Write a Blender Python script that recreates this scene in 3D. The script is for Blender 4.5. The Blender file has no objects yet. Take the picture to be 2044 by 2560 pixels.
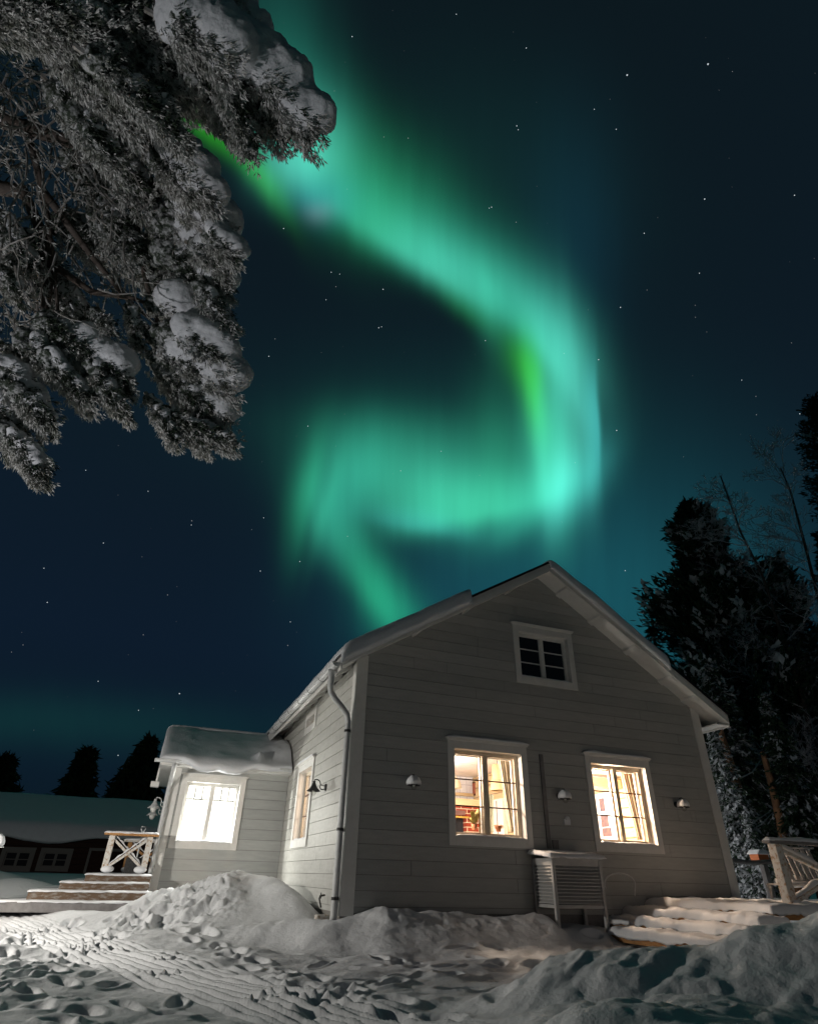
import bpy, bmesh, math, random
import numpy as np
from mathutils import Vector, Matrix

# ------------------------------------------------------------------ camera
CAM = np.array([-2.52437381, -8.89744816, 0.77605078])
CR = np.array([0.93149138, -0.36307487, 0.02237079])
CU = np.array([-0.21029042, -0.48729224, 0.84754009])
CF = np.array([0.29681939, 0.79418065, 0.53025969])
FPX = 1460.346                      # focal length in pixels of the 2044 x 2560 photograph

def ray(x, y):
    d = CF + CR * (x - 1022) / FPX - CU * (y - 1280) / FPX
    return d / np.linalg.norm(d)
def at(x, y, axis, val):
    """point where the line of sight through photo pixel (x, y) meets a plane of the place"""
    d = ray(x, y)
    return CAM + d * ((val - CAM[axis]) / d[axis])
def far(x, y, dist):
    return CAM + ray(x, y) * dist

sc = bpy.context.scene
COL = sc.collection
cd = bpy.data.cameras.new('camera'); cam = bpy.data.objects.new('camera', cd); COL.objects.link(cam)
M = Matrix(((CR[0], CU[0], -CF[0], CAM[0]), (CR[1], CU[1], -CF[1], CAM[1]), (CR[2], CU[2], -CF[2], CAM[2]), (0, 0, 0, 1)))
cam.matrix_world = M
cd.sensor_fit = 'VERTICAL'; cd.sensor_height = 36; cd.sensor_width = 36; cd.lens = 36 * FPX / 2560
cd.clip_start = 0.05; cd.clip_end = 3000
sc.camera = cam
vs = sc.view_settings
sc.display_settings.display_device = 'sRGB'
vs.view_transform = 'Standard'; vs.look = 'None'; vs.exposure = 0; vs.gamma = 1
sc.cycles.max_bounces = 7; sc.cycles.diffuse_bounces = 4; sc.cycles.transparent_max_bounces = 12
sc.cycles.caustics_reflective = False; sc.cycles.caustics_refractive = False
sc.cycles.sample_clamp_indirect = 4

# ------------------------------------------------------------------ sky: night with aurora and stars
SKYBLOBS = [(1250, 440, 240, 180, 35, 0.17, (0.006, 0.065, 0.055), 1.3),
 (1100, 1040, 330, 130, 0, 0.16, (0.006, 0.085, 0.07), 1),
 (1590, 1400, 280, 220, 0, 0.24, (0.006, 0.1, 0.12), 1),
 (1480, 1560, 300, 210, 0, 0.4, (0.008, 0.12, 0.14), 1),
 (1120, 1480, 200, 150, 0, 0.36, (0.004, 0.05, 0.065), 1),
 (1430, 650, 80, 220, 0, 0.16, (0.005, 0.07, 0.13), 1),
 (700, 30, 80, 190, -20, 0.15, (0.02, 0.22, 0.17), 1.0),
 (100, 1800, 420, 50, 3, 0.25, (0.004, 0.06, 0.04), 1),
 (728, 220, 72, 120, -16, 0.22, (0.02, 0.32, 0.2), 1),
 (745, 400, 60, 85, -10, 0.92, (0.085, 0.58, 0.45), 1.6),
 (800, 340, 62, 110, -25, 0.26, (0.085, 0.58, 0.45), 1),
 (810, 500, 60, 48, 10, 0.36, (0.03, 0.28, 0.44), 1.3),
 (652, 440, 80, 22, 58, 0.42, (0.03, 0.42, 0.01), 1.2),
 (480, 285, 130, 28, 42, 0.6, (0.03, 0.42, 0.01), 1.4),
 (800, 530, 28, 20, 0, 0.1, (0.55, 0.5, 0.6), 1),
 (870, 430, 75, 115, -20, 0.36, (0.015, 0.3, 0.11), 1),
 (940, 560, 110, 115, 34, 0.52, (0.02, 0.34, 0.14), 2.8),
 (1030, 625, 150, 88, 33, 0.44, (0.025, 0.36, 0.22), 3.0),
 (1085, 668, 120, 56, 33, 0.55, (0.085, 0.58, 0.45), 2.2),
 (1170, 770, 70, 26, 40, 0.18, (0.02, 0.4, 0.06), 1.3),
 (1195, 715, 125, 84, 42, 0.36, (0.025, 0.36, 0.22), 2.6),
 (1222, 745, 26, 80, -8, 0.22, (0.06, 0.6, 0.38), 1),
 (1310, 800, 110, 62, 50, 0.44, (0.045, 0.5, 0.34), 2.2),
 (1385, 880, 115, 58, 62, 0.48, (0.085, 0.58, 0.45), 2.2),
 (1440, 1000, 150, 44, -97, 0.5, (0.085, 0.58, 0.45), 2.2),
 (1400, 1080, 160, 50, -92, 0.32, (0.06, 0.6, 0.38), 2.6),
 (1312, 900, 55, 32, 72, 0.55, (0.03, 0.42, 0.01), 1.0),
 (1337, 985, 80, 20, 82, 0.8, (0.03, 0.42, 0.01), 1.0),
 (1375, 1130, 110, 36, 86, 0.55, (0.06, 0.6, 0.38), 1.0),
 (1360, 1200, 90, 12, 86, 0.2, (0.08, 0.6, 0.45), 1.0),
 (1400, 1215, 66, 22, 98, 0.62, (0.09, 0.58, 0.5), 1.0),
 (1486, 1050, 85, 20, -92, 0.66, (0.06, 0.48, 0.46), 3.2),
 (1455, 1200, 70, 36, 120, 0.5, (0.05, 0.42, 0.4), 1.0),
 (1340, 1262, 85, 52, -38, 0.46, (0.05, 0.54, 0.36), -1.8),
 (1250, 1110, 120, 52, 88, 0.2, (0.025, 0.36, 0.17), 1),
 (1240, 1200, 110, 100, 0, 0.24, (0.03, 0.38, 0.22), 1.5),
 (1200, 1275, 115, 62, -12, 0.66, (0.045, 0.52, 0.28), -2.6),
 (1070, 1275, 90, 80, 10, 0.46, (0.045, 0.48, 0.3), -2.1),
 (1040, 1195, 150, 74, 16, 0.46, (0.045, 0.48, 0.3), 1.0),
 (1050, 1312, 75, 24, 10, 0.3, (0.05, 0.4, 0.42), -1.6),
 (895, 1165, 90, 70, -42, 0.36, (0.025, 0.36, 0.22), 1.0),
 (1080, 1085, 200, 44, 4, 0.11, (0.02, 0.3, 0.16), 1),
 (868, 1230, 50, 80, 20, 0.4, (0.03, 0.36, 0.26), 1.0),
 (770, 1235, 95, 30, -78, 0.58, (0.02, 0.32, 0.16), -1.5),
 (818, 1270, 90, 14, -75, 0.22, (0.03, 0.36, 0.2), 1),
 (830, 1305, 75, 32, 72, 0.36, (0.03, 0.34, 0.22), 1.0),
 (895, 1400, 105, 40, 58, 0.36, (0.02, 0.28, 0.17), 1.1),
 (945, 1490, 88, 44, 60, 0.8, (0.012, 0.28, 0.12), -1.7),
 (1000, 1560, 66, 55, 40, 0.34, (0.012, 0.25, 0.15), 1.0)]
STARS = [(1319,158,3),(1489,135,3),(1107,101,1.4),(741,77,1.5),(1087,265,1.6),(1090,273,1.2),(1296,272,1.2),(1482,419,2.2),(1671,411,1.5),
 (1355,491,1.8),(1471,575,1.3),(1305,647,2),(1034,436,1.6),(1029,438,1.2),(597,481,1.6),(697,573,1.4),(715,577,1.1),(806,609,1.9),(797,690,1.9),
 (803,688,1.3),(686,631,1.1),(1259,757,2.1),(1021,717,1.5),(566,750,1.7),(495,745,1.2),(1297,906,2.2),(1682,871,1.4),(928,950,1.2),(843,991,1.1),
 (648,897,1.6),(555,1090,1.3),(631,1182,1.6),(548,1202,1.7),(93,1196,1.2),(100,1268,1.5),(181,990,1.1),(312,1034,1.1),(218,1143,1.3),(403,1105,1.2),
 (611,1309,1.3),(378,1460,2.4),(207,1434,1.2),(292,1495,1.1),(1315,1201,1.8),(249,1590,1.4),(1691,1510,1.8),(1250,230,1.0),(960,30,1.0),(1560,800,1.0)]
w = bpy.data.worlds.new('World'); sc.world = w; w.use_nodes = True
nt = w.node_tree; N = nt.nodes; LK = nt.links
for n in list(N): N.remove(n)
def wn(t, **k):
    n = N.new(t)
    for a, b in k.items(): setattr(n, a, b)
    return n
def setin(n, i, v):
    if hasattr(v, 'is_linked') or hasattr(v, 'node'): LK.new(v, n.inputs[i])
    else: n.inputs[i].default_value = v
def wm(op, a, b=None, c=None):
    n = wn('ShaderNodeMath', operation=op); setin(n, 0, a)
    if b is not None: setin(n, 1, b)
    if c is not None: setin(n, 2, c)
    return n.outputs[0]
def wv(op, a, b=None, c=None, out=0):
    n = wn('ShaderNodeVectorMath', operation=op); setin(n, 0, a)
    if b is not None: setin(n, 1, b)
    if c is not None: setin(n, 2, c)
    return n.outputs[out]
tc = wn('ShaderNodeTexCoord').outputs['Generated']
d_r = wv('DOT_PRODUCT', tc, tuple(CR), out='Value'); d_u = wv('DOT_PRODUCT', tc, tuple(CU), out='Value'); d_f = wv('DOT_PRODUCT', tc, tuple(CF), out='Value')
fm = wm('MAXIMUM', d_f, 0.12)
SX = wm('MULTIPLY_ADD', wm('DIVIDE', d_r, fm), FPX, 1022.0)
SY = wm('MULTIPLY_ADD', wm('DIVIDE', d_u, fm), -FPX, 1280.0)
cx = wn('ShaderNodeCombineXYZ'); LK.new(SX, cx.inputs[0]); LK.new(SY, cx.inputs[1]); XY = cx.outputs[0]
# slow warp so that the curtains are not perfectly smooth
nz = wn('ShaderNodeTexNoise'); nz.inputs['Scale'].default_value = 1.0; nz.inputs['Detail'].default_value = 2
LK.new(wv('MULTIPLY', XY, (1/95., 1/420., 0)), nz.inputs['Vector'])
WXY = wv('MULTIPLY_ADD', wv('SUBTRACT', nz.outputs['Color'], (.5, .5, .5)), (34, 22, 0), XY)
WXY = wv('MULTIPLY', WXY, (1, 1, 0))
acc = None; SRC = WXY
for nb_, (bx_, by_, sx_, sy_, a_, amp, colr, k_) in enumerate(SKYBLOBS):
    if nb_ and nb_ % 7 == 0: SRC = wv('MULTIPLY_ADD', acc, (0, 0, 0), WXY)     # keeps the evaluation in order
    mp = wn('ShaderNodeMapping', vector_type='TEXTURE'); LK.new(SRC, mp.inputs['Vector'])
    mp.inputs['Location'].default_value = (bx_, by_, 0); mp.inputs['Rotation'].default_value = (0, 0, math.radians(a_))
    s2 = math.sqrt(2); mp.inputs['Scale'].default_value = (sx_ * s2, sy_ * s2, 1)
    v = mp.outputs[0]
    if k_ != 1:
        v = wv('MAXIMUM', wv('MULTIPLY', v, (1, abs(k_), 0)), wv('MULTIPLY', v, (1, -1, 0)))
    g = wm('POWER', math.exp(-1), wv('DOT_PRODUCT', v, v, out='Value'))
    c3 = tuple(amp * q for q in colr)
    acc = wv('MULTIPLY_ADD', g, c3, acc if acc is not None else (0, 0, 0))
front = wn('ShaderNodeMapRange'); LK.new(d_f, front.inputs[0]); front.inputs[1].default_value = .12; front.inputs[2].default_value = .3
acc = wv('MULTIPLY', acc, front.outputs[0])
lum = wv('DOT_PRODUCT', acc, (.10, .10, .10), out='Value')
acc = wv('DIVIDE', acc, wm('ADD', lum, 1.0))
# fine vertical streaks in the light
nz2 = wn('ShaderNodeTexNoise'); nz2.inputs['Scale'].default_value = 1.0; nz2.inputs['Detail'].default_value = 3
LK.new(wv('MULTIPLY', XY, (1/38., 1/520., 0)), nz2.inputs['Vector'])
st = wn('ShaderNodeMapRange'); LK.new(nz2.outputs['Fac'], st.inputs[0]); st.inputs[1].default_value = .3; st.inputs[2].default_value = .7; st.inputs[3].default_value = .95; st.inputs[4].default_value = 1.05
acc = wv('MULTIPLY', acc, st.outputs[0])
sz = wn('ShaderNodeSeparateXYZ'); LK.new(tc, sz.inputs[0])
ramp = wn('ShaderNodeValToRGB'); LK.new(sz.outputs[2], ramp.inputs[0])
er = ramp.color_ramp; er.elements[0].position = 0.0; er.elements[0].color = (.0032, .0092, .0155, 1)
er.elements[1].position = 1.0; er.elements[1].color = (.0038, .0088, .0120, 1)
for ps, cc in ((.12, (.0036, .0110, .0215)), (.30, (.0042, .0112, .0240)), (.6, (.0042, .0105, .0180))):
    e = er.elements.new(ps); e.color = (*cc, 1)
back = wn('ShaderNodeMapRange'); LK.new(d_f, back.inputs[0]); back.inputs[1].default_value = -.35; back.inputs[2].default_value = .35; back.inputs[3].default_value = .30
tot = wv('ADD', wv('MULTIPLY', ramp.outputs[0], back.outputs[0]), acc)      # unseen sky behind the camera is dimmed to weaken its ambient light
# stars
vo = wn('ShaderNodeTexVoronoi', feature='F1'); vo.inputs['Scale'].default_value = 1.0
LK.new(wv('MULTIPLY', XY, (1/30., 1/30., 0)), vo.inputs['Vector'])
cs = wn('ShaderNodeSeparateColor'); LK.new(vo.outputs['Color'], cs.inputs[0])
small = wm('LESS_THAN', vo.outputs['Distance'], .042)
bri = wm('MULTIPLY', wm('POWER', cs.outputs[0], 6.0), .22)
tot = wv('ADD', tot, wm('MULTIPLY', small, wm('MULTIPLY', bri, front.outputs[0])))
bg = wn('ShaderNodeBackground'); LK.new(tot, bg.inputs[0]); bg.inputs[1].default_value = 1.0
w.cycles.sampling_method = 'NONE'
wo = wn('ShaderNodeOutputWorld'); LK.new(bg.outputs[0], wo.inputs[0])

# ------------------------------------------------------------------ materials
def nodes_of(m): return m.node_tree.nodes, m.node_tree.links
def mat(name, col, rough=.7, col2=None, nscale=6, bump=0.0, bscale=40, stretch=(1, 1, 1), spec=.3, contrast=(.35, .65), metallic=0):
    m = bpy.data.materials.new(name); m.use_nodes = True
    n, l = nodes_of(m); p = n['Principled BSDF']
    p.inputs['Base Color'].default_value = (*col, 1); p.inputs['Roughness'].default_value = rough
    p.inputs['Specular IOR Level'].default_value = spec; p.inputs['Metallic'].default_value = metallic
    t = n.new('ShaderNodeTexCoord'); mp = n.new('ShaderNodeMapping'); mp.inputs['Scale'].default_value = stretch
    l.new(t.outputs['Object'], mp.inputs[0])
    if col2 is not None:
        a = n.new('ShaderNodeTexNoise'); a.inputs['Scale'].default_value = nscale; a.inputs['Detail'].default_value = 6; a.inputs['Roughness'].default_value = .65
        l.new(mp.outputs[0], a.inputs['Vector'])
        r = n.new('ShaderNodeMapRange'); r.inputs[1].default_value = contrast[0]; r.inputs[2].default_value = contrast[1]
        l.new(a.outputs['Fac'], r.inputs[0])
        x = n.new('ShaderNodeMix'); x.data_type = 'RGBA'; x.inputs[6].default_value = (*col, 1); x.inputs[7].default_value = (*col2, 1)
        l.new(r.outputs[0], x.inputs[0]); l.new(x.outputs[2], p.inputs['Base Color'])
    if bump:
        b = n.new('ShaderNodeTexNoise'); b.inputs['Scale'].default_value = bscale; b.inputs['Detail'].default_value = 5
        l.new(mp.outputs[0], b.inputs['Vector'])
        u = n.new('ShaderNodeBump'); u.inputs['Strength'].default_value = 1; u.inputs['Distance'].default_value = bump
        l.new(b.outputs['Fac'], u.inputs['Height']); l.new(u.outputs[0], p.inputs['Normal'])
    return m
def emis(name, col, s):
    m = bpy.data.materials.new(name); m.use_nodes = True
    p = m.node_tree.nodes['Principled BSDF']; p.inputs['Base Color'].default_value = (*[min(1, c) for c in col], 1)
    p.inputs['Emission Color'].default_value = (*col, 1); p.inputs['Emission Strength'].default_value = s
    return m
def glass(name, tint=(.95, .97, .97), gl=1.0):
    m = bpy.data.materials.new(name); m.use_nodes = True
    n, l = nodes_of(m)
    for q in list(n): n.remove(q)
    o = n.new('ShaderNodeOutputMaterial'); tr = n.new('ShaderNodeBsdfTransparent'); tr.inputs[0].default_value = (*tint, 1)
    g = n.new('ShaderNodeBsdfGlossy'); g.inputs['Roughness'].default_value = .03
    ge = n.new('ShaderNodeNewGeometry'); dt = n.new('ShaderNodeVectorMath'); dt.operation = 'DOT_PRODUCT'; l.new(ge.outputs['Incoming'], dt.inputs[0]); l.new(ge.outputs['Normal'], dt.inputs[1])
    def ma(op, a, b=None, c=None):
        q = n.new('ShaderNodeMath'); q.operation = op
        for i, v in enumerate((a, b, c)):
            if v is None: continue
            if isinstance(v, (int, float)): q.inputs[i].default_value = v
            else: l.new(v, q.inputs[i])
        return q.outputs[0]
    f = ma('MULTIPLY_ADD', ma('POWER', ma('SUBTRACT', 1.0, ma('ABSOLUTE', dt.outputs['Value'])), 5.0), .955, .045)
    mx = n.new('ShaderNodeMixShader'); l.new(f, mx.inputs[0]); l.new(tr.outputs[0], mx.inputs[1]); l.new(g.outputs[0], mx.inputs[2]); l.new(mx.outputs[0], o.inputs[0])
    return m
def boards_paint(name, col, col2, frost=.0):
    """painted timber: grain, a slightly different tone on each board, frost and wear"""
    m = mat(name, col, .55, col2, 3.0, .0012, 60, (1, 1, 6))
    n, l = nodes_of(m); p = n['Principled BSDF']
    t = n.new('ShaderNodeTexCoord'); s = n.new('ShaderNodeSeparateXYZ'); l.new(t.outputs['Object'], s.inputs[0])
    a = n.new('ShaderNodeMath'); a.operation = 'MULTIPLY_ADD'; l.new(s.outputs[2], a.inputs[0]); a.inputs[1].default_value = 1/.1815; a.inputs[2].default_value = -.61/.1815 + 40
    fl = n.new('ShaderNodeMath'); fl.operation = 'FLOOR'; l.new(a.outputs[0], fl.inputs[0])
    wnz = n.new('ShaderNodeTexWhiteNoise'); wnz.noise_dimensions = '1D'; l.new(fl.outputs[0], wnz.inputs['W'])
    r = n.new('ShaderNodeMapRange'); l.new(wnz.outputs['Value'], r.inputs[0]); r.inputs[3].default_value = .90; r.inputs[4].default_value = 1.07
    src = p.inputs['Base Color'].links[0].from_socket
    mu = n.new('ShaderNodeVectorMath'); mu.operation = 'SCALE'; l.new(src, mu.inputs[0]); l.new(r.outputs[0], mu.inputs['Scale'])
    last = mu.outputs[0]
    if frost:
        nz_ = n.new('ShaderNodeTexNoise'); nz_.inputs['Scale'].default_value = 7; nz_.inputs['Detail'].default_value = 9; nz_.inputs['Roughness'].default_value = .75
        mp = n.new('ShaderNodeMapping'); mp.inputs['Scale'].default_value = (1, 1.2, .8); l.new(t.outputs['Object'], mp.inputs[0]); l.new(mp.outputs[0], nz_.inputs['Vector'])
        rr = n.new('ShaderNodeMapRange'); rr.inputs[1].default_value = .54; rr.inputs[2].default_value = .68; rr.inputs[4].default_value = frost; l.new(nz_.outputs['Fac'], rr.inputs[0])
        x = n.new('ShaderNodeMix'); x.data_type = 'RGBA'; l.new(rr.outputs[0], x.inputs[0]); l.new(last, x.inputs[6]); x.inputs[7].default_value = (.24, .23, .215, 1)
        last = x.outputs[2]
    l.new(last, p.inputs['Base Color'])
    return m
def snow_mat(name, bump=.006, scale=28, col=(.80, .82, .86)):
    m = mat(name, col, .62, tuple(c * .94 for c in col), 5, 0, spec=.25)
    n, l = nodes_of(m); p = n['Principled BSDF']
    t = n.new('ShaderNodeTexCoord')
    a = n.new('ShaderNodeTexNoise'); a.inputs['Scale'].default_value = scale; a.inputs['Detail'].default_value = 8; a.inputs['Roughness'].default_value = .62; l.new(t.outputs['Object'], a.inputs['Vector'])
    b = n.new('ShaderNodeTexNoise'); b.inputs['Scale'].default_value = scale * 14; b.inputs['Detail'].default_value = 2; l.new(t.outputs['Object'], b.inputs['Vector'])
    s = n.new('ShaderNodeMath'); s.operation = 'MULTIPLY_ADD'; l.new(b.outputs['Fac'], s.inputs[0]); s.inputs[1].default_value = .16; l.new(a.outputs['Fac'], s.inputs[2])
    u = n.new('ShaderNodeBump'); u.inputs['Distance'].default_value = bump; l.new(s.outputs[0], u.inputs['Height']); l.new(u.outputs[0], p.inputs['Normal'])
    p.inputs['Sheen Weight'].default_value = .1
    return m
MT = {}
MT['wall'] = boards_paint('grey_painted_boards', (.385, .39, .38), (.44, .445, .43), 0)
MT['wall_frost'] = boards_paint('grey_painted_boards_frosted', (.43, .425, .40), (.49, .485, .46), .55)
MT['trim'] = mat('white_painted_trim', (.70, .69, .665), .5, (.76, .75, .73), 9, .0006, 60)
MT['groove'] = mat('wall_backing', (.20, .19, .175), .8)
MT['sash'] = mat('cream_sash_paint', (.55, .47, .37), .5, (.62, .54, .43), 12)
MT['muntin'] = mat('dark_muntin', (.08, .035, .025), .5)
MT['lead'] = mat('lead_strip', (.05, .05, .05), .5)
MT['snow'] = snow_mat('snow', .010, 22)
MT['snowfine'] = snow_mat('settled_snow', .004, 30, (.80, .81, .84))
MT['snowground'] = snow_mat('trodden_snow', .014, 16, (.80, .81, .835))
MT['metal'] = mat('galvanised_white_metal', (.62, .63, .63), .38, (.52, .53, .54), 20, spec=.5)
MT['pipe'] = mat('grey_pipe_metal', (.56, .57, .57), .42, (.46, .47, .48), 14, spec=.5)
MT['roofmetal'] = mat('dark_roof_sheet', (.018, .014, .014), .45)
MT['black'] = mat('black_iron', (.03, .03, .033), .45, (.06, .06, .06), 30)
MT['glass'] = glass('window_glass'); MT['globe'] = glass('lamp_globe_glass', (.9, .9, .88))
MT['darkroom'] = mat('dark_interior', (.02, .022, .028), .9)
MT['wood'] = mat('weathered_yellow_wood', (.42, .22, .085), .7, (.28, .14, .055), 9, .002, 30, (1, 1, 5))
MT['woodold'] = mat('brown_step_wood', (.13, .085, .055), .8, (.26, .24, .22), 9, .006, 24, (1, 3, 3), contrast=(.48, .66))
MT['woodfrost'] = mat('frosted_timber', (.60, .58, .55), .8, (.35, .20, .09), 22, .004, 50, contrast=(.50, .66))
MT['log'] = mat('dark_red_log_wall', (.050, .022, .016), .8, (.028, .014, .011), 5, .004, 14, (1, 1, 7))
MT['greywood'] = mat('grey_weathered_wood', (.16, .15, .15), .8, (.24, .23, .23), 8, .002, 30)
MT['acpaint'] = mat('grey_louvre_paint', (.46, .455, .45), .6, (.40, .395, .39), 10)
MT['pine_int'] = mat('warm_interior_log', (.66, .50, .31), .6, (.55, .40, .22), 4, .002, 20, (1, 1, 6))
MT['whiteceil'] = mat('white_ceiling_panel', (.74, .70, .70), .6)
MT['brick'] = None
MT['curtain'] = mat('beige_curtain_cloth', (.62, .55, .42), .85, (.55, .48, .36), 12)
MT['curtain2'] = mat('brown_curtain_cloth', (.38, .30, .22), .85, (.44, .35, .26), 12)

def brick_mat():
    m = mat('red_brick', (.3, .05, .03), .8); n, l = nodes_of(m); p = n['Principled BSDF']
    t = n.new('ShaderNodeTexCoord'); mp = n.new('ShaderNodeMapping'); mp.inputs['Rotation'].default_value = (math.radians(90), 0, 0); l.new(t.outputs['Object'], mp.inputs[0])
    b = n.new('ShaderNodeTexBrick'); b.inputs['Color1'].default_value = (.33, .05, .025, 1); b.inputs['Color2'].default_value = (.22, .035, .02, 1); b.inputs['Mortar'].default_value = (.62, .55, .42, 1)
    b.inputs['Scale'].default_value = 1; b.inputs['Brick Width'].default_value = .27; b.inputs['Row Height'].default_value = .085; b.inputs['Mortar Size'].default_value = .009
    l.new(mp.outputs[0], b.inputs[0]); l.new(b.outputs[0], p.inputs['Base Color']); return m
def tile_mat():
    m = mat('white_wall_tile', (.8, .8, .82), .3); n, l = nodes_of(m); p = n['Principled BSDF']
    t = n.new('ShaderNodeTexCoord'); mp = n.new('ShaderNodeMapping'); mp.inputs['Rotation'].default_value = (math.radians(90), 0, 0); l.new(t.outputs['Object'], mp.inputs[0])
    b = n.new('ShaderNodeTexBrick'); b.offset = 0; b.inputs['Color1'].default_value = (.80, .80, .84, 1); b.inputs['Color2'].default_value = (.74, .74, .78, 1); b.inputs['Mortar'].default_value = (.34, .36, .46, 1)
    b.inputs['Scale'].default_value = 1; b.inputs['Brick Width'].default_value = .16; b.inputs['Row Height'].default_value = .16; b.inputs['Mortar Size'].default_value = .004
    l.new(mp.outputs[0], b.inputs[0]); l.new(b.outputs[0], p.inputs['Base Color']); return m
MT['brick'] = brick_mat(); MT['tile'] = tile_mat()

# ------------------------------------------------------------------ mesh helpers
class MB:
    def __init__(s): s.v = []; s.f = []
    def add(s, vs_, fs_):
        o = len(s.v); s.v += [tuple(map(float, q)) for q in vs_]; s.f += [tuple(o + i for i in f) for f in fs_]; return s
    def box(s, a, b):
        x0, y0, z0 = [min(p, q) for p, q in zip(a, b)]; x1, y1, z1 = [max(p, q) for p, q in zip(a, b)]
        return s.add([(x0,y0,z0),(x1,y0,z0),(x1,y1,z0),(x0,y1,z0),(x0,y0,z1),(x1,y0,z1),(x1,y1,z1),(x0,y1,z1)],
                     [(0,3,2,1),(4,5,6,7),(0,1,5,4),(1,2,6,5),(2,3,7,6),(3,0,4,7)])
    def hexa(s, p):
        return s.add(p, [(0,3,2,1),(4,5,6,7),(0,1,5,4),(1,2,6,5),(2,3,7,6),(3,0,4,7)])
    def beam(s, a, b, w, h, up=(0, 0, 1)):
        """box of width w and height h from a to b"""
        a = Vector(a); b = Vector(b); d = (b - a).normalized(); sd = d.cross(Vector(up)).normalized(); u = sd.cross(d)
        P = []
        for c in (a, b):
            for i, j in ((-1, -1), (1, -1), (1, 1), (-1, 1)): P.append(c + sd * w / 2 * i + u * h / 2 * j)
        return s.add(P, [(0,1,2,3),(7,6,5,4),(0,4,5,1),(1,5,6,2),(2,6,7,3),(3,7,4,0)])
    def tube(s, pts, r, n=8, cap=True):
        pts = [Vector(tuple(map(float, p))) for p in pts]; rs = r if hasattr(r, '__len__') else [r] * len(pts)
        V = []; F = []; ref = None
        for i, p in enumerate(pts):
            d = (pts[min(i + 1, len(pts) - 1)] - pts[max(i - 1, 0)])
            d = d.normalized() if d.length > 1e-9 else Vector((0, 0, 1))
            if ref is None: ref = Vector((0, 0, 1)) if abs(d.z) < .9 else Vector((1, 0, 0))
            a = d.cross(ref); a = a.normalized() if a.length > 1e-6 else d.orthogonal().normalized(); b = d.cross(a); ref = -b if False else ref
            for k in range(n):
                t = 2 * math.pi * k / n; V.append(p + (a * math.cos(t) + b * math.sin(t)) * rs[i])
        for i in range(len(pts) - 1):
            for k in range(n): F.append((i*n+k, i*n+(k+1) % n, (i+1)*n+(k+1) % n, (i+1)*n+k))
        if cap: F.append(tuple(range(n))[::-1]); F.append(tuple((len(pts)-1)*n + k for k in range(n)))
        return s.add(V, F)
    def lathe(s, prof, c, n=20, axis=None):
        """prof: (radius, height) pairs round a vertical axis at c"""
        V = []; F = []
        for r, h in prof:
            for k in range(n):
                t = 2 * math.pi * k / n; V.append((c[0] + r * math.cos(t), c[1] + r * math.sin(t), c[2] + h))
        for i in range(len(prof) - 1):
            for k in range(n): F.append((i*n+k, i*n+(k+1) % n, (i+1)*n+(k+1) % n, (i+1)*n+k))
        return s.add(V, F)
    def ball(s, c, r, n=10, m=7, sq=(1, 1, 1)):
        V = [(c[0], c[1], c[2] - r * sq[2])]; F = []
        for i in range(1, m):
            ph = math.pi * i / m - math.pi / 2
            for k in range(n):
                t = 2 * math.pi * k / n
                V.append((c[0] + r*sq[0]*math.cos(ph)*math.cos(t), c[1] + r*sq[1]*math.cos(ph)*math.sin(t), c[2] + r*sq[2]*math.sin(ph)))
        V.append((c[0], c[1], c[2] + r * sq[2]))
        for k in range(n): F.append((0, 1 + (k+1) % n, 1 + k))
        for i in range(m - 2):
            for k in range(n): F.append((1+i*n+k, 1+i*n+(k+1) % n, 1+(i+1)*n+(k+1) % n, 1+(i+1)*n+k))
        b = 1 + (m-2)*n; e = len(V) - 1
        for k in range(n): F.append((b+k, b+(k+1) % n, e))
        return s.add(V, F)
    def build(s, name, m, parent=None, smooth=False, bevel=0):
        me = bpy.data.meshes.new(name); me.from_pydata(s.v, [], s.f); me.update()
        if m is not None: me.materials.append(m)
        if smooth: me.polygons.foreach_set('use_smooth', [True] * len(me.polygons))
        o = bpy.data.objects.new(name, me); COL.objects.link(o)
        if parent is not None: o.parent = parent; 
        if bevel:
            b = o.modifiers.new('bevel', 'BEVEL'); b.width = bevel; b.segments = 2; b.limit_method = 'ANGLE'
        return o
def tag(o, label=None, cat=None, group=None, kind=None):
    if label: o['label'] = label
    if cat: o['category'] = cat
    if group: o['group'] = group
    if kind: o['kind'] = kind
    return o
def thing(name, label, cat, group=None, loc=(0, 0, 0)):
    o = bpy.data.objects.new(name, None); COL.objects.link(o); o.location = loc; o.empty_display_size = .2
    return tag(o, label, cat, group)
def rebase(root, p):
    """put the Empty at the thing's base; its parts keep their place"""
    root.location = p
    for c in root.children: c.matrix_parent_inverse = Matrix.Translation(Vector(p)).inverted()
def copy_tree(o, parent=None):
    c = o.copy(); COL.objects.link(c)
    if parent is not None: c.parent = parent
    for ch in list(o.children): copy_tree(ch, c)
    return c
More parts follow.
